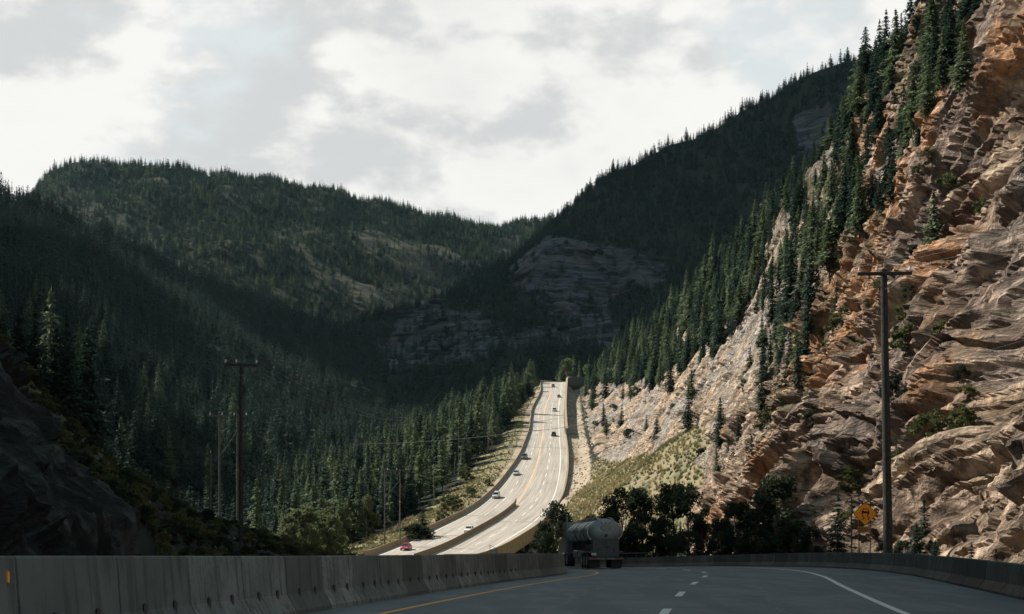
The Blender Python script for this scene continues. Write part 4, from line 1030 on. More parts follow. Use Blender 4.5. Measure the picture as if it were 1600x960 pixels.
# weeds and rubble along the foot of the left bank (uncountable)
def rubble(name, label, pts, r0, r1, mt):
    ico = MB(); phi = (1+5**.5)/2
    iv = np.array([(-1, phi, 0), (1, phi, 0), (-1, -phi, 0), (1, -phi, 0), (0, -1, phi), (0, 1, phi), (0, -1, -phi), (0, 1, -phi), (phi, 0, -1), (phi, 0, 1), (-phi, 0, -1), (-phi, 0, 1)])/1.9
    fi = np.array([(0, 11, 5), (0, 5, 1), (0, 1, 7), (0, 7, 10), (0, 10, 11), (1, 5, 9), (5, 11, 4), (11, 10, 2), (10, 7, 6), (7, 1, 8), (3, 9, 4), (3, 4, 2), (3, 2, 6), (3, 6, 8), (3, 8, 9), (4, 9, 5), (2, 4, 11), (6, 2, 10), (8, 6, 7), (9, 8, 1)])
    Vs = []; Fs = []
    for k, p in enumerate(pts):
        s = rng.uniform(r0, r1)*rng.uniform(.6, 1.4, 3); Vs.append(iv*s*(1+.25*rng.uniform(-1, 1, (12, 1)))+p); Fs.append(fi+12*k)
    o = npmesh(name, np.concatenate(Vs), np.concatenate(Fs), mt, smooth=False, attrs=dict(veg=np.zeros(12*len(pts)))); tag(o, label, 'rubble', kind='stuff')
q = []
for k in range(420):
    X = rng.uniform(-29, -16); Y = rng.uniform(98, 128); q.append((X, Y, ground_at(X, Y)+.05))
rubble('rubble', 'broken grey rocks heaped at the foot of the near left slope', q, .12, .5, M['darkrock'])
q = []
for k in range(650):
    Y = rng.uniform(245, 470); X = rng.uniform(15, 42); q.append((X, Y, ground_at(X, Y)+.05))
for k in range(900):
    Y = rng.uniform(400, 860); X = float(np.interp(Y, HR[:NH-50, 1], HR[:NH-50, 0]))+rng.uniform(1.5, 13); q.append((X, Y, ground_at(X, Y)+.05))
rubble('fallen_rocks', 'pale stones scattered over the grassy talus', q, .06, .42, M['rock'])

# ------------------------------------------------------------ vehicles
def paint(name, col, rough=.3, metal=.0):
    def f(t, b):
        n = t.noise(t.objc(), 2.5, 4); c = t.mix(t.ramp(n, .4, .7, 0, .25), col, tuple(x*.7 for x in col))
        t.put(b.inputs['Base Color'], c); b.inputs['Roughness'].default_value = rough; b.inputs['Metallic'].default_value = metal
        b.inputs['Specular IOR Level'].default_value = .5; b.inputs['Coat Weight'].default_value = .4
    return mat(name, f)
M['glass'] = plain('vehicle_glass', (.02, .025, .03), .12, spec=.6)
M['chrome'] = plain('bright_metal', (.55, .56, .57), .25, 1.0)
M['lampglass'] = plain('lamp_glass', (.75, .75, .72), .15)
M['redlamp'] = plain('tail_lamp_red', (.40, .02, .02), .25)
M['plate'] = plain('number_plate', (.55, .56, .58), .5)
def wheel(parent, x, y, r, wd, mk=None):
    mb = MB(); sgn = 1 if y > 0 else -1
    mb.tube([(x, y-wd/2, r), (x, y-wd/2+.03, r), (x, y+wd/2-.03, r), (x, y+wd/2, r)], r, 18)
    wh = mb.build('wheel', M['black'], parent, True)
    m2 = MB(); m2.tube([(x, y+sgn*(wd/2-.01), r), (x, y+sgn*(wd/2+.015), r)], r*.62, 14); m2.build('rim', M['iron'], wh, True)
    return wh
def make_car(name, kind, col, label, i, u, away, group='vehicles on the sunlit highway'):
    """front faces +x"""
    pm_ = paint(kind+'_paint_'+str(len(bpy.data.materials)), col)
    L, Wd, H = dict(sedan=(4.7, 1.82, 1.46), suv=(4.75, 1.92, 1.75), pickup=(5.7, 2.0, 1.88))[kind]
    rt_ = empty(name, (0, 0, 0)); h = L/2; hood = dict(sedan=.92, suv=1.08, pickup=1.2)[kind]
    # body cross-sections along the length: (x, half width, z low, z high)
    secs = [(-h, .80, .48, hood*.86), (-h+.12, .92, .32, hood*.96), (-h+.7, 1.0, .24, hood), (-.2, 1.0, .22, hood*.99), (h-1.5, 1.0, .24, hood*.98), (h-.5, .97, .26, hood*.86), (h-.12, .88, .3, hood*.76), (h, .76, .42, hood*.62)]
    rings = []
    for x, ww, z0, z1 in secs:
        q = Wd/2*ww; zm = (z0+z1)/2+.05
        rings.append([(x, -q*.86, z0), (x, -q, z0+.14), (x, -q*1.0, zm), (x, -q*.95, z1-.09), (x, -q*.82, z1), (x, 0, z1+.03), (x, q*.82, z1), (x, q*.95, z1-.09), (x, q*1.0, zm), (x, q, z0+.14), (x, q*.86, z0)])
    mb = MB(); mb.rings(rings)
    body = mb.build('body', pm_, rt_, True)
    x0, x1 = dict(sedan=(-h+.75, h-1.45), suv=(-h+.12, h-1.35), pickup=(-.75, h-1.5))[kind]
    rk0, rk1 = dict(sedan=(.75, .85), suv=(.35, .75), pickup=(.25, .75))[kind]
    mb = MB(); b = Wd/2*.86; tp = Wd/2*.68; zr = H-.06
    mb.rings([[(x0, -b, hood-.03), (x0, b, hood-.03), (x1, b, hood-.03), (x1, -b, hood-.03)], [(x0+rk0, -tp, zr), (x0+rk0, tp, zr), (x1-rk1, tp, zr), (x1-rk1, -tp, zr)]])
    mb.build('windows', M['glass'], rt_)
    mb = MB(); mb.rings([[(x0+rk0-.05, -tp-.03, zr-.02), (x0+rk0-.05, tp+.03, zr-.02), (x1-rk1+.05, tp+.03, zr-.02), (x1-rk1+.05, -tp-.03, zr-.02)],
                         [(x0+rk0+.1, -tp+.08, H+.02), (x0+rk0+.1, tp-.08, H+.02), (x1-rk1-.12, tp-.08, H+.02), (x1-rk1-.12, -tp+.08, H+.02)]]); mb.build('roof', pm_, rt_)
    for sy in (-1, 1):
        for (xb, xt) in ((x0, x0+rk0), (x1, x1-rk1)):
            mb = MB(); mb.tube([(xb, sy*(b+.0), hood-.03), (xt, sy*(tp+.01), zr)], .045, 6); mb.build('pillar', pm_, rt_)
        mb = MB(); mb.tube([((x0+x1)/2-.1, sy*b, hood-.03), ((x0+x1)/2-.1, sy*(tp+.005), zr)], .035, 6); mb.build('pillar', M['dark'], rt_)
        mb = MB(); mb.box((x1-.35, sy*(Wd/2+.08), hood+.08), (.14, .2, .13), 0, .03); mb.build('mirror', pm_, rt_)
        mb = MB(); mb.box((h-.09, sy*Wd*.34, hood*.70), (.16, .36, .13), 0, .03); mb.build('headlight', M['lampglass'], rt_)
        mb = MB(); mb.box((-h+.06, sy*Wd*.37, hood*.76), (.12, .26, .2), 0, .03); mb.build('tail_light', M['redlamp'], rt_)
    mb = MB(); mb.box((h-.02, 0, hood*.60), (.09, Wd*.40, .16)); mb.box((h-.03, 0, .42), (.09, Wd*.5, .12)); mb.build('grille', M['dark'], rt_)
    mb = MB(); mb.box((h+.03, 0, .5), (.02, .4, .12)); mb.box((-h-.01, 0, .72), (.02, .4, .14)); mb.build('number_plate', M['plate'], rt_)
    if kind == 'pickup':
        mb = MB(); mb.box((-h+1.1, 0, hood+.02), (1.75, Wd*.78, .04)); mb.build('bed', M['dark'], rt_)
    r = .33 if kind == 'sedan' else .38
    for x in (-h+.95, h-.92):
        for sy in (-1, 1): wheel(rt_, x, sy*(Wd/2-.10), r, .22)
    p = hwy(i, u, .008); d = hwy(i+1.5, u)-hwy(i-1.5, u)
    if not away: d = -d
    rt_.rotation_euler = (0, -math.atan2(d[2], math.hypot(d[0], d[1])), math.atan2(d[1], d[0])); rt_.location = tuple(p)
    return tag(rt_, label, 'car' if kind != 'pickup' else 'pickup truck', group)
def hpos(pxx, pyy):
    """where on the highway a photo position lies"""
    I, U = np.meshgrid(np.linspace(0, NH-42, 700), np.linspace(.02, .98, 97), indexing='ij'); q = hwy(I.ravel(), U.ravel()); x, y = proj(q)
    k = int(np.argmin((x-pxx)**2+(y-pyy)**2)); return float(I.ravel()[k]), float(U.ravel()[k])
cars = [('red_car', 'sedan', (.36, .02, .05), 'red car coming towards us, lowest on the highway beside the left barrier', 635, 859.5, 0),
        ('white_car', 'sedan', (.75, .75, .74), 'white car coming down the highway beside the median barrier', 733.5, 831, 0),
        ('silver_car', 'suv', (.42, .45, .46), 'silver car coming down the left carriageway level with the end of the median barrier', 775.5, 778, 0),
        ('grey_car', 'sedan', (.36, .38, .38), 'grey car coming downhill in the left carriageway above the median end', 806.5, 741.5, 0),
        ('dark_pickup', 'pickup', (.06, .075, .08), 'dark pickup coming downhill, highest vehicle in the left carriageway', 820, 717, 0),
        ('black_car', 'suv', (.02, .022, .028), 'black car driving uphill alone in the right carriageway', 865, 681.5, 1),
        ('white_van', 'suv', (.72, .72, .70), 'small white car driving uphill halfway between the black car and the crest', 866.5, 642.5, 1),
        ('dark_car', 'sedan', (.07, .07, .075), 'dark car near the right edge just below the crest', 873.5, 621, 1),
        ('crest_car', 'sedan', (.10, .05, .05), 'dark reddish car on the crest of the highway, farthest of all', 864.5, 604.5, 0)]
for nm, kd, cl_, lb, a, b_, aw in cars:
    i, u = hpos(a, b_); make_car(nm, kd, cl_, lb, i, u, aw)

# tanker trailer with its tractor, seen from behind; +x is forward
M['tank'] = plain('brushed_tank_shell', (.25, .29, .295), .34, .85, sc=1.5, var=.15)
M['tankend'] = plain('painted_tank_end', (.21, .26, .26), .42, .25, sc=2, var=.08)
M['cabinet'] = plain('cabinet_panel', (.055, .068, .07), .5, .3)
tk = empty('tanker_truck', (6.62, 100.2, float(near(near_i(98), .35)[2])+.01), R(90+5.2))
tag(tk, 'grey tanker truck with domed rear end rounding the shaded curve', 'tanker truck')
def ell(x, ry, rz, zc, n=36): return [(x, ry*math.cos(6.2832*k/n), zc+rz*math.sin(6.2832*k/n)) for k in range(n)]
zc, ry, rz = 2.60, 1.25, .86; TL = 12.4
mb = MB(); prof = [(.0, .05), (.03, .35), (.10, .6), (.22, .82), (.38, .94), (.55, 1.0)]
mb.rings([ell(.55, ry, rz, zc), ell(4.3, ry, rz, zc), ell(8.5, ry, rz, zc), ell(TL-.5, ry, rz, zc)], cap=False); shell = mb.build('tank', M['tank'], tk, True)
mb = MB(); mb.rings([ell(x, ry*s, rz*s, zc) for x, s in prof]); dome = mb.build('rear_dome', M['tankend'], tk, True)
mb = MB(); mb.rings([ell(TL-.5, ry, rz, zc), ell(TL-.25, ry*.93, rz*.93, zc), ell(TL-.05, ry*.7, rz*.7, zc), ell(TL, ry*.1, rz*.1, zc)]); mb.build('front_dome', M['tank'], tk, True)
for x in (.56, 2.6, 4.8, 7.0, 9.2, 11.6):
    mb = MB(); mb.rings([ell(x-.05, ry+.035, rz+.035, zc), ell(x+.05, ry+.035, rz+.035, zc)]); mb.build('band', M['cabinet'] if x in (2.6, 7.0) else M['tank'], tk, True)
mb = MB(); mb.rings([[(-.035, .42*math.cos(a)*.8, zc+.30+.24*math.sin(a)) for a in np.linspace(0, 6.283, 21)[:-1]], [(-.005, .42*math.cos(a), zc+.30+.26*math.sin(a)) for a in np.linspace(0, 6.283, 21)[:-1]]])
mb.build('dome_plate', plain('pale_plate', (.20, .23, .23), .5), dome)
for y in (-.3, 0, .3):
    mb = MB(); mb.tube([(.02, y, zc+.60), (.12, y, zc+.60)], .05, 10); mb.build('marker_lamp', M['redlamp'], dome)
mb = MB(); mb.tube([(-.06, 0, zc-.28), (.06, 0, zc-.28)], .11, 12); mb.build('valve', M['dark'], dome)
mb = MB(); mb.tube([(.1, -.55, zc+rz*.95), (1.0, -.5, zc+rz+.12), (11.4, -.5, zc+rz+.12)], .035, 6); mb.tube([(.1, .55, zc+rz*.95), (1.0, .5, zc+rz+.12), (11.4, .5, zc+rz+.12)], .035, 6)
for x in np.arange(1.2, 11.4, 1.1):
    for y in (-.5, .5): mb.tube([(x, y, zc+rz*.85), (x, y, zc+rz+.12)], .02, 5)
mb.build('top_rail', M['iron'], tk)
for x in (3.7, 6.6, 9.6):
    mb = MB(); mb.tube([(x, 0, zc+rz-.08), (x, 0, zc+rz+.16)], .34, 18); mb.tube([(x, 0, zc+rz+.16), (x, 0, zc+rz+.21)], .27, 18); mb.build('hatch', M['iron'], tk, True)
mb = MB(); mb.box((.42, 0, 1.43), (.75, 1.92, 1.26), 0, .03); cab = mb.build('rear_cabinet', M['cabinet'], tk)
mb = MB(); mb.box((.035, -.48, 1.45), (.02, .86, 1.05), 0, .008); mb.box((.035, .48, 1.45), (.02, .86, 1.05), 0, .008); mb.build('cabinet_door', M['cabinet'], cab)
mb = MB(); mb.box((.02, -.12, 1.5), (.03, .3, .07)); mb.build('handle', M['black'], cab)
mb = MB(); mb.box((.0, .86, 1.0), (.03, .34, .16)); mb.build('number_plate', M['plate'], cab)
mb = MB(); mb.box((.0, 0, .68), (.12, 2.5, .20), 0, .02); bp = mb.build('bumper', M['cabinet'], tk)
for y in (-1.05, -.75, .75, 1.05):
    mb = MB(); mb.box((-.07, y, .68), (.03, .16, .09), 0, .01); mb.build('tail_light', M['redlamp'], bp)
for y in (-.5, -.2, .2, .5):
    mb = MB(); mb.box((-.065, y, .68), (.02, .2, .07)); mb.build('reflector', plain('pale_reflector', (.22, .16, .15), .4), bp)
for y in (-.78, .78):
    mb = MB(); mb.box((.22, y, .34), (.03, .72, .58)); mb.build('mud_flap', M['black'], tk)
mb = MB(); mb.box((5.8, -.55, 1.28), (11.6, .14, .34)); mb.box((5.8, .55, 1.28), (11.6, .14, .34)); mb.box((2.2, 0, 1.55), (3.6, 1.7, .34)); mb.build('frame', M['dark'], tk)
for x in (5.0, 8.0, 10.8):
    mb = MB(); mb.box((x, 0, 1.65), (.3, 1.9, .5), 0, .04); mb.build('saddle', M['dark'], tk)
mb = MB(); mb.box((6.6, 1.05, 1.0), (2.2, .5, .55), 0, .06); mb.build('side_box', M['iron'], tk)
mb = MB(); mb.box((2.3, 1.12, 1.16), (4.0, .32, .05), 0, .01); mb.box((2.3, -1.12, 1.16), (4.0, .32, .05), 0, .01); mb.build('fender', M['iron'], tk)
for x in (.95, 2.25, 3.55):
    for sy in (-1, 1):
        wheel(tk, x, sy*1.10, .52, .26); wheel(tk, x, sy*.78, .52, .26)
# tractor
mb = MB(); mb.box((14.2, -.42, .95), (5.6, .14, .3)); mb.box((14.2, .42, .95), (5.6, .14, .3)); mb.build('tractor_frame', M['dark'], tk)
M['cabpaint'] = paint('tractor_paint', (.10, .12, .13))
mb = MB(); mb.poly([(13.5, 1.0), (13.5, 3.2), (13.8, 3.55), (15.2, 3.55), (15.7, 2.3), (17.6, 2.05), (17.85, 1.7), (17.85, .75), (15.3, .75), (14.2, .75)], -1.15, 1.15); cb = mb.build('cab', M['cabpaint'], tk)
for sy in (-1, 1):
    mb = MB(); mb.box((14.95, sy*1.155, 2.7), (.75, .03, .75), 0, .01); mb.build('side_window', M['glass'], cb)
    mb = MB(); mb.tube([(13.25, sy*1.05, .8), (13.25, sy*1.05, 4.0)], .10, 12); mb.tube([(13.25, sy*1.05, 4.0), (13.15, sy*1.05, 4.15)], .10, 12); mb.build('exhaust_stack', M['iron'], tk, True)
    mb = MB(); mb.box((15.7, sy*1.5, 2.6), (.12, .2, .75), 0, .03); mb.tube([(15.6, sy*1.15, 2.9), (15.7, sy*1.45, 2.9)], .02, 6); mb.build('mirror', M['dark'], cb)
    for x in (11.9, 13.2): wheel(tk, x, sy*1.10, .52, .26); wheel(tk, x, sy*.78, .52, .26)
    wheel(tk, 16.9, sy*1.05, .52, .3)
    mb = MB(); mb.tube([(14.0, sy*.95, .85), (15.5, sy*.95, .85)], .32, 16); mb.build('fuel_tank', M['chrome'], tk, True)

# ------------------------------------------------------------ poles and wires
def utility_pole(name, base, H, r0, r1, armw, armdz, label, mt, rz=0.0, arm_h=.16, nins=3, lean=(0, 0)):
    rt_ = empty(name, base, rz)
    mb = MB(); mb.tube([(0, 0, -1), (lean[0]*.5, 0, H/2), (lean[0], 0, H)], r0, 14, 0, r1); mb.build('pole', mt, rt_, True)
    z = H-armdz; x0 = lean[0]; a = MB(); a.box((x0, -r1-.07, z), (armw, .13, arm_h), 0, .015); arm = a.build('crossarm', mt, rt_)
    b = MB()
    for s in (-1, 1): b.tube([(x0+s*armw*.3, -r1-.07, z-.05), (x0+s*.05, -r1, z-.75)], .03, 6)
    b.build('brace', M['iron'], rt_)
    out = []
    for k in range(nins):
        x = x0+armw*(-.46+.92*k/(nins-1)) if nins > 1 else x0
        if nins == 3 and k == 1: x = x0-armw*.14
        q = MB(); q.tube([(x, -r1-.07, z+.05), (x, -r1-.07, z+.30)], .02, 6); q.tube([(x, -r1-.07, z+.17), (x, -r1-.07, z+.22), (x, -r1-.07, z+.30), (x, -r1-.07, z+.34)], .075, 10, 0, .045)
        q.build('insulator', M['glasswhite'], arm, True)
        out.append(Matrix.Rotation(rz, 4, 'Z') @ Vector((x, -r1-.07, z+.34))+Vector(base))
    return tag(rt_, label, 'utility pole'), out
rp, rpi = utility_pole('utility_pole', (18.55, 70, -.3), 15.4, .24, .16, 2.65, .22, 'tall dark wooden utility pole with a crossarm in front of the rock cliff', M['pole'], lean=(-.25, 0), rz=R(-4))
mb = MB()
lp, lpi = utility_pole('utility_pole', (-18.1, 95, ground_at(-18.1, 95)-.2), EYE+(HZ-585)*95/F+.2, .15, .10, 2.2, .15, 'dark wooden utility pole rising behind the left barrier', M['pole'], rz=R(10))
def hframe(base, H, sp, armw, label, mt, rz=0.0, r=.17, brace=True):
    rt_ = empty('power_line_frame', base, rz)
    for s in (-1, 1):
        mb = MB(); mb.tube([(s*sp/2, 0, -2), (s*sp/2, 0, H)], r, 10, 0, r*.7); mb.build('pole', mt, rt_, True)
    mb = MB(); mb.box((0, -r-.05, H-.35), (armw, .14, .26)); mb.build('crossarm', mt, rt_)
    if brace:
        mb = MB(); mb.tube([(-sp/2, 0, H-6.5), (sp/2, 0, H-2.6)], .07, 6); mb.tube([(sp/2, .1, H-6.5), (-sp/2, .1, H-2.6)], .07, 6); mb.build('cross_brace', mt, rt_)
    out = []
    for k in range(4):
        x = armw*(-.44+.88*k/3); q = MB(); q.tube([(x, -r-.05, H-.2), (x, -r-.05, H+.22)], .09, 8, 0, .05); q.build('insulator', M['glasswhite'], rt_, True)
        out.append(Matrix.Rotation(rz, 4, 'Z') @ Vector((x, -r-.05, H+.2))+Vector(base))
    return tag(rt_, label, 'power line'), out
def hf_px(pxc, top, Y, *a, **k):
    X = (pxc-800)*Y/F; z = ground_at(X, Y)-.3; return hframe((X, Y, z), EYE+(HZ-top)*Y/F-z, *a, **k)
h1, h1i = hf_px(357, 647, 215, 2.7, 6.2, 'pale timber power line frame with cross bracing on the shaded left slope', M['palepole'])
h2, h2i = hf_px(613, 733, 318, 3.4, 7.0, 'timber power line frame at the edge of the grass bank left of the highway', M['palepole'])
def simple_pole(pxc, top, Y, label, r=.14):
    X = (pxc-800)*Y/F; z = ground_at(X, Y)-.3; H = EYE+(HZ-top)*Y/F-z; rt_ = empty('wooden_pole', (X, Y, z))
    mb = MB(); mb.tube([(0, 0, -1), (0, 0, H)], r, 8, 0, r*.7); mb.build('pole', M['palepole'], rt_, True)
    q = MB(); q.tube([(0, 0, H), (0, 0, H+.3)], .07, 8); q.build('insulator', M['glasswhite'], rt_); tag(rt_, label, 'pole'); return Vector((X, Y, z+H+.3))
sp1 = simple_pole(329, 708, 180, 'short thin pole on the shaded grass slope left of the tall dark pole')
sp2 = simple_pole(625, 785, 316, 'third timber pole close to the power line frame by the grass bank')
sp3 = simple_pole(717, 655, 500, 'thin pale pole in the wood beside the highway bank')
def wire(name, a, b, sag, label, r=.02, n=24):
    a = Vector(a); b = Vector(b); mb = MB()
    mb.tube([a.lerp(b, k/n)-Vector((0, 0, sag*4*(k/n)*(1-k/n))) for k in range(n+1)], r, 5)
    tag(mb.build(name, M['wire'], None, True), label, 'cable')
endR = P(1750, 500, 60)
for k, q in enumerate(rpi):
    wire('power_cable', q, (q[0]+22, q[1]-40, q[2]+2), .8, ['cable leaving the left insulator of the tall pole', 'cable leaving the middle insulator of the tall pole', 'cable leaving the right insulator of the tall pole'][k], .012)
wire('power_cable', tuple(P(560, 694, 330)), tuple(P(1185, 622, 150)), 1.2, 'dark cable crossing in front of the upper highway to the rock cliff', .03, 40)
wire('power_cable', tuple(P(1185, 622, 150)), tuple(P(1640, 520, 75)), .6, 'thin cable rising across the rock cliff on the right', .015, 40)
wire('power_cable', tuple(P(560, 690, 420)), tuple(P(905, 648, 640)), 1.0, 'faint upper cable crossing the highway below the crest', .035, 40)
for k, q in enumerate(lpi):
    wire('power_cable', q, tuple(P(690+12*k, 611+3*k, 380)), 5.5, ['cable sagging across the dark valley from the left insulator of the dark pole', 'cable sagging across the dark valley from the middle insulator', 'cable sagging across the dark valley from the right insulator'][k], .02, 40)
for k, q in enumerate(h1i):
    wire('power_cable', q, tuple(P(418+9*k, 748, 290)), 3.0, ORD[k]+' from the left of the pale cables sagging from the braced frame', .03, 24)
    bpy.context.scene.objects[-1] if False else None
for k, q in enumerate(h2i[:2]):
    wire('power_cable', q, tuple(P(300+k*6, 700, 240)), 4, ['upper', 'lower'][k]+' cable running from the frame at the grass bank into the dark valley', .02, 24)

# ------------------------------------------------------------ signs
def f_sign(t, b):
    n = t.noise(t.objc(), 4, 4); t.put(b.inputs['Base Color'], t.mix(n, (.95, .35, .008), (.88, .30, .008))); b.inputs['Roughness'].default_value = .45
M['sign'] = mat('sign_amber', f_sign)
M['ink'] = plain('sign_black', (.012, .012, .012), .5)
Ys = 80.0; Xs = (1352-800)*Ys/F; Zs = EYE+(HZ-803)*Ys/F
sg = empty('slippery_road_sign', (Xs, Ys, -.3)); tag(sg, 'amber diamond warning sign with a skidding car on a timber frame', 'road sign')
zc_ = Zs+.3; D = .68
def diamond(d, y0, y1, mt, nm, par_, rc=.05):
    mb = MB(); pts = []
    for k in range(4):
        a = math.pi/2*k; c = (math.cos(a)*d, math.sin(a)*d); n = (math.cos(a+math.pi/2)*rc, math.sin(a+math.pi/2)*rc)
        pts += [(c[0]*(1-rc)+(-n[0]) , zc_+c[1]*(1-rc)-n[1]), (c[0]*(1-rc)+n[0], zc_+c[1]*(1-rc)+n[1])]
    mb.poly(pts, y0, y1); return mb.build(nm, mt, par_)
plate = diamond(D, 0, .02, M['ink'], 'plate', sg); diamond(D-.035, -.006, -.001, M['sign'], 'face', plate)
sym = MB(); y0, y1 = -.012, -.007
def sp(pts): sym.poly([(x, zc_+z) for x, z in pts], y0, y1)
def bar(x0, z0, x1, z1, w_):
    d = math.hypot(x1-x0, z1-z0); nx, nz = -(z1-z0)/d*w_/2, (x1-x0)/d*w_/2; sp([(x0+nx, z0+nz), (x1+nx, z1+nz), (x1-nx, z1-nz), (x0-nx, z0-nz)])
c_, s_ = math.cos(-.1), math.sin(-.1)
def rot(q): return [(x*c_-z*s_, x*s_+z*c_) for x, z in q]
sp(rot([(-.22, .02), (.22, .02), (.23, .15), (-.23, .15)]))                         # car body from behind
for q in ([(-.20, .15), (-.15, .15), (-.11, .27), (-.15, .29)], [(.15, .15), (.20, .15), (.15, .29), (.11, .27)], [(-.15, .25), (.15, .25), (.15, .29), (-.15, .29)]): sp(rot(q))
sp(rot([(-.21, -.03), (-.12, -.03), (-.12, .02), (-.21, .02)])); sp(rot([(.12, -.03), (.21, -.03), (.21, .02), (.12, .02)]))
for x in (-.16, .14):
    bar(x, -.04, x-.02, -.16, .05); bar(x-.02, -.15, x+.11, -.23, .05); bar(x+.11, -.22, x-.02, -.33, .05)
sym.build('skidding_car_symbol', M['ink'], plate)
mb = MB(); mb.box((-.06, .0, zc_-.88), (.74, .02, .34), 0, .004); tb = mb.build('tab_plate', plain('faded_sign_amber', (.30, .15, .03), .6), sg)
mb = MB()
for x, z, w_ in [(-.28, .05, .10), (-.14, .06, .12), (.02, .05, .10), (.16, .06, .1), (-.2, -.07, .16), (.03, -.07, .18)]: mb.box((x-.04, -.014, zc_-.88+z), (w_, .006, .05))
mb.build('tab_marks', plain('faded_ink', (.12, .07, .02), .6), tb)
for x in (-.33, .30):
    mb = MB(); mb.box((x, .09, (zc_+.92)/2), (.055, .055, zc_+.92)); mb.build('post', M['pole'], sg)
mb = MB(); mb.box((-.75, .09, (zc_+.98)/2), (.065, .065, zc_+.98)); mb.tube([(-.75, .04, zc_+.98), (-1.15, .04, zc_+.62)], .035, 6); mb.build('post', M['pole'], sg)
mb = MB(); mb.tube([(-1.1, .03, zc_+.68), (-.75, .03, zc_+.66), (1.0, .03, zc_+.42)], .045, 6); mb.build('rail', M['pole'], sg)
def small_sign(pxc, pyb, Y, w_, h_, H, mt, label, cat='road sign', two=False):
    X = (pxc-800)*Y/F; z = EYE+(HZ-pyb)*Y/F; rt_ = empty('roadside_sign', (X, Y, z)); 
    for x in ((-w_*.4, w_*.4) if two else (0,)):
        mb = MB(); mb.tube([(x, .05, -1.2), (x, .05, H)], .05, 6); mb.build('post', M['iron'], rt_)
    mb = MB(); mb.box((0, 0, H-h_/2), (w_, .03, h_), 0, .008); mb.build('panel', mt, rt_); return tag(rt_, label, cat)
M['signgreen'] = plain('sign_green', (.03, .12, .07), .5); M['signwhite'] = plain('sign_white', (.6, .6, .58), .5); M['orange'] = plain('marker_orange', (.72, .25, .03), .5)
small_sign(899, 727, 470, .9, .9, 2.4, M['orange'], 'small orange marker sign on the gravel strip right of the highway')
small_sign(806, 793, 398, .35, .9, 2.3, M['cabinet'], 'dark narrow marker post at the end of the median barrier', 'marker')
small_sign(735, 776, 412, 2.1, .6, 1.4, M['signgreen'], 'green sign low on the grass bank left of the highway', two=True)
small_sign(798, 706, 505, 1.6, 1.6, 2.9, M['signwhite'], 'pale framed sign beside the left barrier of the highway', two=True)
small_sign(754, 760, 438, .5, .7, 1.5, M['signwhite'], 'small white marker on the grass bank')
# small steel sign frame behind the near barrier
q = P(771, 866, 132); fr_ = empty('sign_frame', (q[0], q[1], -.2)); tag(fr_, 'small galvanised sign frame seen from behind above the near barrier', 'sign')
mb = MB(); 
for x in (-.32, .33): mb.tube([(x, 0, 0), (x, 0, 2.15 if x < 0 else 1.75)], .03, 6)
mb.tube([(-.32, 0, 2.1), (.33, 0, 1.72)], .02, 6); mb.tube([(-.32, 0, 1.6), (.33, 0, 1.6)], .02, 6); mb.build('post', M['iron'], fr_)
mb = MB(); mb.box((.02, .02, 1.42), (.55, .03, .42), 0, .01); mb.build('panel', plain('sign_back', (.3, .33, .33), .5), fr_)
# orange reflector clipped to the left barrier
Yr = 14.6; cpt = near(near_i(Yr-.15), 0.0); rf = empty('barrier_reflector', (float(np.interp(Yr, CL[:, 1], CL[:, 0]))-.225, Yr, .93), R(-4))
tag(rf, 'small orange reflector clipped to the near left barrier', 'reflector')
mb = MB(); mb.box((0, -.02, 0), (.055, .03, .13), 0, .012); mb.build('lens', M['orange'], rf)
mb = MB(); mb.box((-.02, .0, .0), (.04, .02, .15)); mb.build('bracket', M['iron'], rf)
# guard rail beyond the tanker
pts = catmull([(11.5, 124, 0), (6.5, 139, -.1), (-1, 152, -.1), (-9, 170, -.2)], 40)
gr_ = empty('guard_rail', (11.5, 124, -.1)); tag(gr_, 'thin steel guard rail above the barrier behind the tanker', 'guard rail')
rail = sweep('rail', pts+np.array([0.8, .8, 1.15])-np.array(gr_.location), [(-.02, 0), (-.02, .07), (.02, .07), (.02, 0)], M['iron'], gr_)
for k in range(0, 40, 4):
    mb = MB(); p = pts[k]-np.array(gr_.location)+np.array([.8, .8, 0]); mb.tube([(p[0], p[1], -.6), (p[0], p[1], p[2]+1.2)], .03, 6); mb.build('post', M['iron'], gr_)

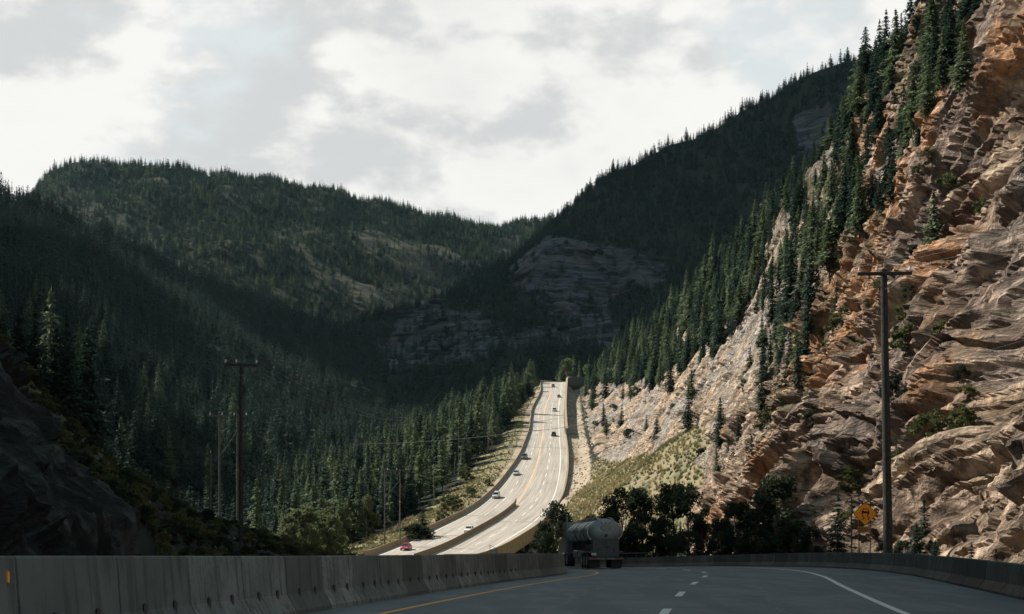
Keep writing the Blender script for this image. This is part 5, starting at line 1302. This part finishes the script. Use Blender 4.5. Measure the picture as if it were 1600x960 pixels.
# ------------------------------------------------------------ out-of-view clouds, placed and shaped to throw the shade
def f_cloud(t, b):
    t.put(b.inputs['Base Color'], t.mix(t.noise(t.pos(), .004, 5), (.80, .81, .83), (.9, .9, .9))); b.inputs['Roughness'].default_value = 1
    out = t.n['Material Output']; tr = t.node('ShaderNodeBsdfTranslucent'); tr.inputs[0].default_value = (.9, .92, .94, 1)
    mx = t.node('ShaderNodeMixShader'); mx.inputs[0].default_value = .5
    t.l.new(b.outputs[0], mx.inputs[1]); t.l.new(tr.outputs[0], mx.inputs[2]); t.l.new(mx.outputs[0], out.inputs[0])
M['cloud'] = mat('cloud', f_cloud)
def cloud(poly, zref, alt, sp_, seed, keep=1.0, label=None):
    r = np.random.default_rng(seed); poly = np.array(poly, float); Vs = []; Fs = []; n0 = 0
    k = alt-zref; off = np.array([SUN.x/SUN.z*k, SUN.y/SUN.z*k])
    xs_ = np.arange(poly[:, 0].min(), poly[:, 0].max()+sp_, sp_); ys_ = np.arange(poly[:, 1].min(), poly[:, 1].max()+sp_, sp_)
    th = np.linspace(0, math.pi, 13); ph_ = np.linspace(0, 2*math.pi, 20, endpoint=False); TH, PH = np.meshgrid(th, ph_, indexing='ij')
    base = np.stack([np.sin(TH)*np.cos(PH), np.sin(TH)*np.sin(PH), np.cos(TH)], -1)
    i = np.arange(12*20); a = (i//20)*20+i % 20; b_ = (i//20)*20+(i+1) % 20; quads = np.stack([a, b_, b_+20, a+20], 1)
    for x in xs_:
        for y in ys_:
            if not inpoly(np.array([x]), np.array([y]), poly)[0]: continue
            if keep < 1 and fbm(np.array([x/(sp_*3.2)+seed]), np.array([y/(sp_*3.2)]), 2)[0] > (keep-.5)*1.6: continue
            c = np.array([x+off[0]+r.uniform(-.2, .2)*sp_, y+off[1]+r.uniform(-.2, .2)*sp_, alt+r.uniform(-.15, .35)*sp_])
            s = sp_*np.array([1.0, 1.0, .5])*r.uniform(.8, 1.15); q = base*s*(1+.16*fbm(base[..., 0]*2+x, base[..., 1]*2+base[..., 2]+y, 3))[..., None]+c
            Vs.append(q.reshape(-1, 3)); Fs.append(quads+n0); n0 += len(Vs[-1])
    o = npmesh('cloud', np.concatenate(Vs), np.concatenate(Fs), M['cloud']); o['kind'] = 'structure'; return o
cloud([(-900, 150), (-150, 235), (-165, 520), (-240, 850), (-170, 1080), (-900, 1080)], 60, 1500, 75, 1, 1.0)
cloud([(-900, 1375), (-200, 1375), (-60, 1080), (150, 1150), (100, 1850), (-900, 1850)], 200, 1600, 100, 2, 1.0)
cloud([(150, 1080), (1300, 900), (1400, 2400), (-150, 2400), (-350, 1500), (100, 1300)], 300, 1800, 150, 3, 1.0)
cloud([(-1500, 2150), (700, 2400), (900, 3900), (-1500, 3900)], 600, 1950, 190, 4, .18)
# the valley air
def f_haze(t, b):
    pass
hz = bpy.data.materials.new('haze'); hz.use_nodes = True; hn = hz.node_tree; hn.nodes.clear()
pv = hn.nodes.new('ShaderNodeVolumePrincipled'); pv.inputs['Color'].default_value = (.42, .74, .86, 1); pv.inputs['Density'].default_value = HAZE; pv.inputs['Anisotropy'].default_value = .2
ho = hn.nodes.new('ShaderNodeOutputMaterial'); hn.links.new(pv.outputs[0], ho.inputs['Volume'])
mb = MB(); mb.box((0, 2300, 495), (7400, 7000, 1112)); o = mb.build('haze', hz); tag(o, kind='stuff')
